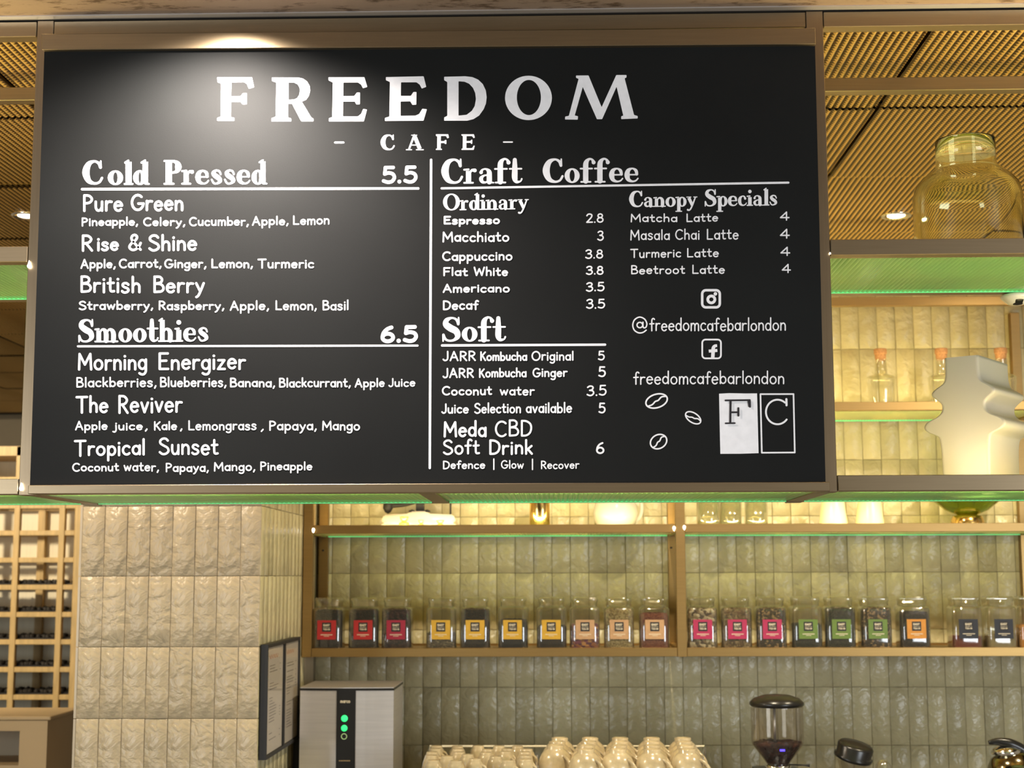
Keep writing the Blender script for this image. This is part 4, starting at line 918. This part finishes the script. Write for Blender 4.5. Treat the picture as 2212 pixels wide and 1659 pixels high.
l = bpy.data.lights.new('vase_glow', 'POINT'); l.energy = .30; l.color = LED; l.shadow_soft_size = .02  # point light added inside the vase for the glow of the led below
lo = bpy.data.objects.new('vase_glow', l); C.objects.link(lo); lo.location = (vz.location.x, vz.location.y, zb + .03)

# ------------------------------------------------------------------ framed menus on the side of the pier
for i, (ya, yb) in enumerate(((4.362, 4.650), (4.652, 4.925))):
    t = thing('framed_menu', ['black framed menu sheet on the pier side, nearer the pier corner', 'black framed menu sheet on the pier side, nearer the water boiler'][i], 'picture frame', (-.8495, ya, H(-.527)), group='framed menus on the pier')
    wd, ht = yb - ya, .329
    bm = bmesh.new()
    for a in ((0, wd, 0, .010), (0, wd, ht - .010, ht), (0, .008, .010, ht - .010), (wd - .008, wd, .010, ht - .010)): box(bm, 0, .022, a[0], a[1], a[2], a[3])
    obj('frame', bm, 'blackm', t)
    pp = obj('sheet', B(.002, .016, .009, wd - .009, .011, ht - .011), 'paper', t)
    p = Paint()
    for r in range(26):
        z = ht * (.80 - r * .026); k = random.random()
        if k < .72: p.stroke([(wd * .22, z), (wd * (.22 + random.uniform(.15, .5)), z)], .0022, caps=False)
        if k < .5: p.stroke([(wd * .78, z), (wd * .84, z)], .0022, caps=False)
    p.build('printed_lines', 'ink', pp, lambda a, b: Vector((.0162, a, b)), Vector((1, 0, 0)))
    p = Paint(); p.glyphs('Menu', wd * .25, wd * .7, 0, 0, .0001, .003) if False else p.stroke(crom([(wd * (.2 + .06 * q), ht * (.88 + .016 * (-1) ** q)) for q in range(9)], 5), .003)
    p.build('heading_scrawl', 'orangeink', pp, lambda a, b: Vector((.0163, a, b)), Vector((1, 0, 0)))
    obj('glazing', B(.0175, .0185, .008, wd - .008, .010, ht - .010), 'frameglass', t)

# ------------------------------------------------------------------ counter and machines along the back wall
t = thing('back_counter', 'dark stone counter along the back wall under the machines', 'counter', (0, 0, 0))
obj('worktop', B(-.845, 2.6, 4.30, WY - .002, H(-1.09), H(-1.05), bev=.003, seg=1), 'counter', t); obj('cabinet_front', B(-.845, 2.6, 4.36, WY - .01, 0, H(-1.09)), 'ply', t)
CT = H(-1.05)
bl, br = Q(648, 1487, 4.80), Q(850, 1487, 4.80)
t = thing('water_boiler', 'stainless steel countertop water boiler with a black control strip and green lights', 'water boiler', ((bl.x + br.x) / 2, 4.80, CT))
hw = (br.x - bl.x) / 2; bt = bl.z - CT
def curved_front(x0, x1, z0, z1, y0, bulge, y1=.30, n=10):
    V, Fc = [], []
    for i in range(n + 1):
        x = x0 + (x1 - x0) * i / n; y = y0 - bulge * (1 - (x / hw) ** 2); V += [(x, y, z0), (x, y, z1)]
    for i in range(n): a = 2 * i; Fc.append((a, a + 2, a + 3, a + 1))
    b = len(V); V += [(x0, y1, z0), (x0, y1, z1), (x1, y1, z0), (x1, y1, z1)]
    Fc += [(0, 1, b + 1, b), (2 * n, b + 2, b + 3, 2 * n + 1), tuple([b + 1] + [2 * i + 1 for i in range(n + 1)] + [b + 3]), (b, b + 2, b + 3, b + 1)]
    return V, Fc
obj('casing', curved_front(-hw, hw, 0, bt - .007, .006, .010), 'steel', t)
obj('black_top_band', curved_front(-hw - .001, hw + .001, bt - .007, bt, .004, .010), 'black', t)
obj('top_plate', curved_front(-hw, hw, bt, bt + .003, .006, .010), 'steel', t)
cp_ = obj('control_strip', curved_front(-.031, .030, .0, bt - .007, .0035, .0105, y1=.02), 'black', t)
M['glowg'] = emit('green_indicator', (.03, .80, .20), 1.2); M['glowp'] = emit('pale_indicator', (.35, .5, .22), .5)
def bp_(px, py): v = Q(px, py, 4.79); return (v.x - t.location.x, -.0085, v.z - CT)
for px, py, r, m_ in ((744, 1552, .0105, 'glowg'), (743.5, 1573, .0100, 'glowg')):
    a = bp_(px, py); lt = obj('indicator_light', LT([(r, 0), (r, .002), (r * .8, .003)], seg=24), m_, t); lt.location = a; lt.rotation_euler = (PI / 2, 0, 0)
a = bp_(743, 1591); lt = obj('indicator_ring', tube(bmesh.new(), [(.0085 * math.cos(q * PI / 10), 0, .0085 * math.sin(q * PI / 10)) for q in range(20)], .0012, 6, closed=True), 'glowp', t); lt.location = a
p = Paint(); p.glyphs('marco', 734.5, 756.5, 1519, 1519, 9, 1.6, gap=.2); p.build('maker_lettering', 'labelwhite', t, lambda x, y: Vector(bp_(x, y)), NB)
p = Paint()
for q in range(7): p.stroke([(732 + q * 3.6, 1643.5), (734.4 + q * 3.6, 1643.5)], 2.6, caps=False)
p.build('maker_lettering', M['ply'], t, lambda x, y: Vector(bp_(x, y)), NB)
t = thing('dark_panel', 'black upright conduit cover between the pier and the water boiler', 'panel', (-.8475, 4.93, CT)); obj('piece', B(0, .022, 0, .05, 0, H(-.435) - CT, bev=.003), 'blackm', t)  # plain black upright panel beside the boiler

# espresso machine whose top carries the cups
TZ = H(-.596)
m0, m1 = Q(905, 1650, 4.42).x, Q(1535, 1650, 4.42).x
t = thing('espresso_machine', 'espresso machine with a railed cup tray full of upturned stoneware cups', 'coffee machine', ((m0 + m1) / 2, 4.34, CT))
mw = (m1 - m0) / 2
obj('body', B(-mw, mw, .02, .56, .08, TZ - CT - .012, bev=.012, seg=3), 'steel', t)
obj('cup_tray', B(-mw + .006, mw - .006, .03, .55, TZ - CT - .012, TZ - CT, bev=.003, seg=1), 'steel', t)
for sx in (-1, 1):
    for yy in (.07, .5): obj('leg', LT([(.02, 0), (.018, .08)], seg=16, at=(sx * (mw - .06), yy, 0)), 'chrome', t)
rz_ = H(-.545) - CT; x_l, x_r = Q(928, 1597, 4.88).x - t.location.x, Q(1522, 1597, 4.88).x - t.location.x
obj('rear_rail', tube(bmesh.new(), [(x_l, .54, rz_), (x_r, .54, rz_)], .0032), 'cream', t)
for xr, xf in ((x_l, m0 - t.location.x + .004), (x_r, m1 - t.location.x - .004)):
    obj('side_rail', tube(bmesh.new(), crom([(xr, .54, rz_), (xf, .28, rz_ - .012), (xf * 1.01, .09, rz_ - .03)], 6), .0028), 'chrome', t)
    obj('rail_foot', tube(bmesh.new(), [(xf * 1.01, .10, rz_ - .022), (xf * 1.02, .05, TZ - CT - .02)], .0075), 'cream', t)
    for k, yy in ((0, .53), (1, .30)): obj('rail_post', tube(bmesh.new(), [(xr + (xf - xr) * (.9 * k), yy, TZ - CT), (xr + (xf - xr) * .9 * k, yy, rz_ - .004)], .003), 'chrome', t)
obj('divider_plate', B(Q(1158, 1630, 4.6).x - t.location.x, Q(1160.5, 1630, 4.6).x - t.location.x, .10, .50, TZ - CT, TZ - CT + .028), 'steel', t)
def cup(name, prof, hpts, hr, lab, grp, loc, rz):
    t = thing(name, lab, 'cup', loc, rz, grp)
    obj('cup_body', LT(prof, seg=36), 'cupw', t, smooth=True)
    obj('handle', tube(bmesh.new(), crom(hpts, 6), hr, 8), 'cupw', t, smooth=True); return t
big = None
BIGL = ['against the small cups', 'second from the small cups', 'in the middle file', 'second from the grinder', 'nearest the grinder']
ROWL = ['front row', 'second row', 'third row', 'rear row']
for c in range(5):
    for r in range(4):                       # r = 0 is the front row
        if c == 0 and r == 0: continue
        d = [4.53, 4.63, 4.735, 4.84][r]; x0 = [.024, .122, .218, .318, .417][c]; x1 = [.0, .096, .191, .294, .398][c]
        x = x0 + (x1 - x0) * (3 - r) / 3 + random.uniform(-.003, .003)
        lab = 'large upturned stoneware cup in the %s, file %s' % (ROWL[r], BIGL[c])
        rz = -.75 + random.uniform(-.18, .18)
        if big is None:
            big = cup('cappuccino_cup', [(.047, 0), (.0485, .001), (.0508, .014), (.0515, .028), (.0485, .044), (.0415, .058), (.0315, .068), (.0255, .0725), (.0262, .081), (.024, .0825), (.020, .0822), (.018, .079), (0, .0785)],
                      [(.042, 0, .054), (.058, 0, .047), (.072, 0, .034), (.078, 0, .019), (.070, 0, .008), (.060, 0, .012)], [.0052] * 31, lab, 'large upturned cups', (x, d, TZ), rz)
        else: dup(big, (x, d, TZ), lab, rz)
small = None
SM = [(936, 1629), (985, 1630), (1026, 1626), (1098, 1629), (1136, 1627), (932, 1619), (967, 1620.5), (1010, 1617), (1071, 1621), (1134, 1619), (934, 1612), (991, 1612.5), (1050, 1613), (1092, 1611), (1133, 1612), (941, 1605), (989, 1606), (1053, 1606.5), (1096, 1605.5), (1138, 1606), (943, 1599), (988, 1600), (1033, 1599), (1078, 1599.5), (1118, 1600)]
for i, (px, py) in enumerate(SM):
    d = .532 * 3200 / (py - 1243); x = Q(px, py, d).x; row = i // 5; col = i % 5
    lab = 'small upturned espresso cup, %s row back, %s file from the water boiler' % (['first', 'second', 'third', 'fourth', 'fifth'][row], ['first', 'second', 'third', 'fourth', 'fifth'][col])
    rz = -.7 + random.uniform(-.3, .3)
    if small is None:
        small = cup('espresso_cup', [(.0235, 0), (.0245, .001), (.0268, .012), (.0272, .028), (.0262, .041), (.0225, .052), (.0182, .0575), (.0178, .063), (.0165, .064), (.013, .0635), (.0, .061)],
                    [(.022, 0, .046), (.032, 0, .043), (.040, 0, .033), (.041, 0, .020), (.034, 0, .013), (.028, 0, .018)], [.0038] * 31, lab, 'small upturned espresso cups', (x, d, TZ), rz)
    else: dup(small, (x, d, TZ), lab, rz)

# coffee grinder with a clear hopper
gp_ = Q(1677.5, 1515, 4.72); t = thing('coffee_grinder', 'coffee grinder with a clear hopper of beans under a black domed lid', 'grinder', (gp_.x, 4.72, CT))
zt = lambda py: Q(1677, py, 4.72).z - CT
obj('lid', LT([(.078, zt(1526)), (.084, zt(1522)), (.084, zt(1517)), (.070, zt(1508)), (.040, zt(1501)), (.015, zt(1500)), (0, zt(1502))], seg=48), 'black', t, smooth=True)
bm = LT([(.033, zt(1652)), (.036, zt(1648)), (.079, zt(1606)), (.081, zt(1595)), (.081, zt(1526))], seg=48); bmesh.ops.delete(bm, geom=[f for f in bm.faces if len(f.verts) > 4], context='FACES')
obj('hopper', bm, 'hopper', t, smooth=True)
M['beans'] = grain('coffee_beans', [(.035, .012, .008), (.06, .02, .012), (.02, .008, .006)], 90, .35)
bm = LT([(.030, zt(1651)), (.034, zt(1647)), (.073, zt(1610)), (.076, zt(1604)), (.05, zt(1600)), (.02, zt(1603)), (0, zt(1604))], seg=40)
for v in bm.verts:
    if v.co.z > zt(1612): v.co.z += random.uniform(-.004, .004)
o = obj('coffee_beans', bm, 'beans', t, smooth=True); o['kind'] = 'stuff'
obj('hopper_shaft', tube(bmesh.new(), [(-.008, 0, zt(1610)), (-.008, 0, zt(1524))], .0045), 'steel', t, smooth=True)
obj('blue_light', B(-.004, .011, -.073, -.071, zt(1617), zt(1613)), emit('blue_led', (.08, .05, 1), 2.5), t)
obj('collar', LT([(.040, zt(1662)), (.040, zt(1653)), (.034, zt(1651))], seg=32), 'chrome', t, smooth=True)
obj('adjust_lever', tube(bmesh.new(), [(.03, -.02, zt(1650)), (.075, -.03, zt(1650)), (.092, -.033, zt(1650.5))], [.0022, .0022, .005]), 'blackm', t, smooth=True)
obj('body', B(-.07, .07, -.09, .10, 0, zt(1662), bev=.01), 'black', t)
# second grinder: black lid tilted on its small clear hopper
gp_ = Q(1845, 1625, 4.74); t = thing('small_grinder', 'smaller grinder with a tilted black lid on a clear hopper', 'grinder', (gp_.x, 4.74, CT))
z2 = lambda py: Q(1845, py, 4.74).z - CT
o = obj('tilted_lid', LT([(.050, -.022), (.059, -.018), (.0600, -.010), (.054, -.006), (.056, .022), (.050, .028), (.02, .030), (0, .0295)], seg=44), 'black', t, smooth=True); o.location = (0, 0, z2(1626)); o.rotation_euler = (math.radians(12), math.radians(13), 0)
bm = LT([(.03, z2(1700)), (.045, z2(1662)), (.052, z2(1640))], seg=40); bmesh.ops.delete(bm, geom=[f for f in bm.faces if len(f.verts) > 4], context='FACES'); obj('hopper', bm, 'hopper', t, smooth=True)
obj('body', B(-.055, .055, -.07, .07, 0, z2(1700), bev=.01), 'black', t)
gp_ = Q(1908, 1645, 4.56); t = thing('glass_decanter', 'clear rounded glass vessel top beside the smaller grinder', 'decanter', (gp_.x, 4.56, CT))
hh = Q(1905, 1641, 4.56).z - CT
obj('vessel', LT([(.035, 0), (.042, .01), (.045, hh * .5), (.036, hh * .85), (.022, hh * .97), (.010, hh)], seg=36), 'jarglass', t, smooth=True)
# kettle at the edge
kp = Q(2190, 1640, 4.55); t = thing('steel_kettle', 'polished kettle with a thick curved black handle at the picture corner', 'kettle', (kp.x, 4.55, CT))
kz = lambda py: Q(2190, py, 4.55).z - CT
M['kst'] = mat('dark_polished_steel', (.30, .26, .16), .12, 1.0)
obj('body', LT([(.080, 0), (.086, .01), (.084, kz(1700)), (.075, kz(1655)), (.066, kz(1640)), (.045, kz(1628)), (.030, kz(1622))], seg=44), 'kst', t, smooth=True)
obj('lid', LT([(.046, kz(1629)), (.040, kz(1618)), (.02, kz(1612)), (0, kz(1611))], seg=36, at=(-.02, 0, 0)), 'chrome', t, smooth=True)
hp = [(-.072, .0, kz(1604)), (-.045, 0, kz(1602)), (-.01, 0, kz(1607)), (.03, 0, kz(1622)), (.062, 0, kz(1650)), (.085, 0, kz(1690))]
obj('handle', tube(bmesh.new(), crom(hp, 6), [.006 + .010 * min(1, i / 12) for i in range(31)], 12), 'black', t, smooth=True)

# ------------------------------------------------------------------ far left: rack, trays, cupboard front
RK = 7.0
t = thing('wooden_rack', 'tall blurred wooden rack of trays left of the tiled pier', 'rack', (0, RK, 0))
z_top = H(.62)
def rx(px, py=1300): return Q(px, py, RK).x
for xx, nm in ((-2.553, 'post'), (-2.337, 'post'), (-2.83, 'post')):
    obj(nm, B(xx, xx + .028, 0, .03, 0, z_top, bev=.002, seg=1), 'wood', t)
obj('side_frame', B(-2.262, -2.205, .0, .36, 0, z_top, bev=.003, seg=1), 'wood', t)
for xx in (-2.555, -2.3, -2.83): obj('rear_post', B(xx, xx + .035, .34, .37, 0, z_top), 'wood', t)
obj('back_sheet', B(-3.3, -2.21, .38, .39, 0, z_top), 'cream', t)
obj('top_frame', B(-3.3, -2.21, 0, .38, z_top - .045, z_top), 'wood', t)
zs_ = [H(.474 - .1277 * k) for k in range(13)]
for z in zs_: obj('shelf_rail', B(-3.3, -2.262, .004, .026, z - .024, z, bev=.002, seg=1), 'wood', t); obj('rear_rail', B(-3.3, -2.262, .345, .37, z - .02, z), 'wood', t)
tr0 = None
for k, z in enumerate(zs_[4:], 4):
    lab = 'blurred dark planted tray on the wooden rack, %s from the top' % ['', '', '', '', 'first', 'second', 'third', 'fourth', 'fifth', 'sixth', 'seventh', 'eighth', 'ninth'][k]
    if tr0 is None:
        tr0 = thing('planted_tray', lab, 'tray', (-2.8, RK, z), group='trays on the wooden rack')
        obj('tray', B(-.49, .53, .03, .24, 0, .006), 'blackm', tr0)
        bm = bmesh.new()
        for q in range(260):
            r = random.uniform(.008, .013); x, y = random.uniform(-.47, .51), random.uniform(.04, .23)
            bmesh.ops.create_icosphere(bm, subdivisions=1, radius=r, matrix=Matrix.Translation((x, y, .007 + r * .5)))
        o = obj('foliage', bm, 'foliage', tr0); o['kind'] = 'stuff'
    else: dup(tr0, (-2.8, RK, z), lab)
c0 = Q(103, 1556, 5.4)
t = thing('plywood_hutch', 'tan plywood hutch with an open front at the lower corner before the rack', 'cabinet', (c0.x, 5.4, 0))
zt_ = c0.z; xo = Q(42, 1600, 5.4).x - c0.x; zo = Q(42, 1579, 5.4).z
bm = bmesh.new(); box(bm, xo, 0, 0, .02, 0, zt_ - .001); box(bm, -.7, xo, 0, .02, zo, zt_ - .001); obj('front_frame', bm, 'ply', t)
obj('top_board', B(-.72, .012, -.005, .36, zt_, zt_ + .014, bev=.003, seg=1), 'ply', t); obj('side_board', B(-.016, 0, .02, .35, 0, zt_), 'ply', t)
obj('back_board', B(-.7, -.016, .33, .35, 0, zt_), 'plaster', t); zi = Q(20, 1648, 5.5).z
obj('inner_shelf', B(-.7, xo, .03, .33, zi - .02, zi), 'ply', t)
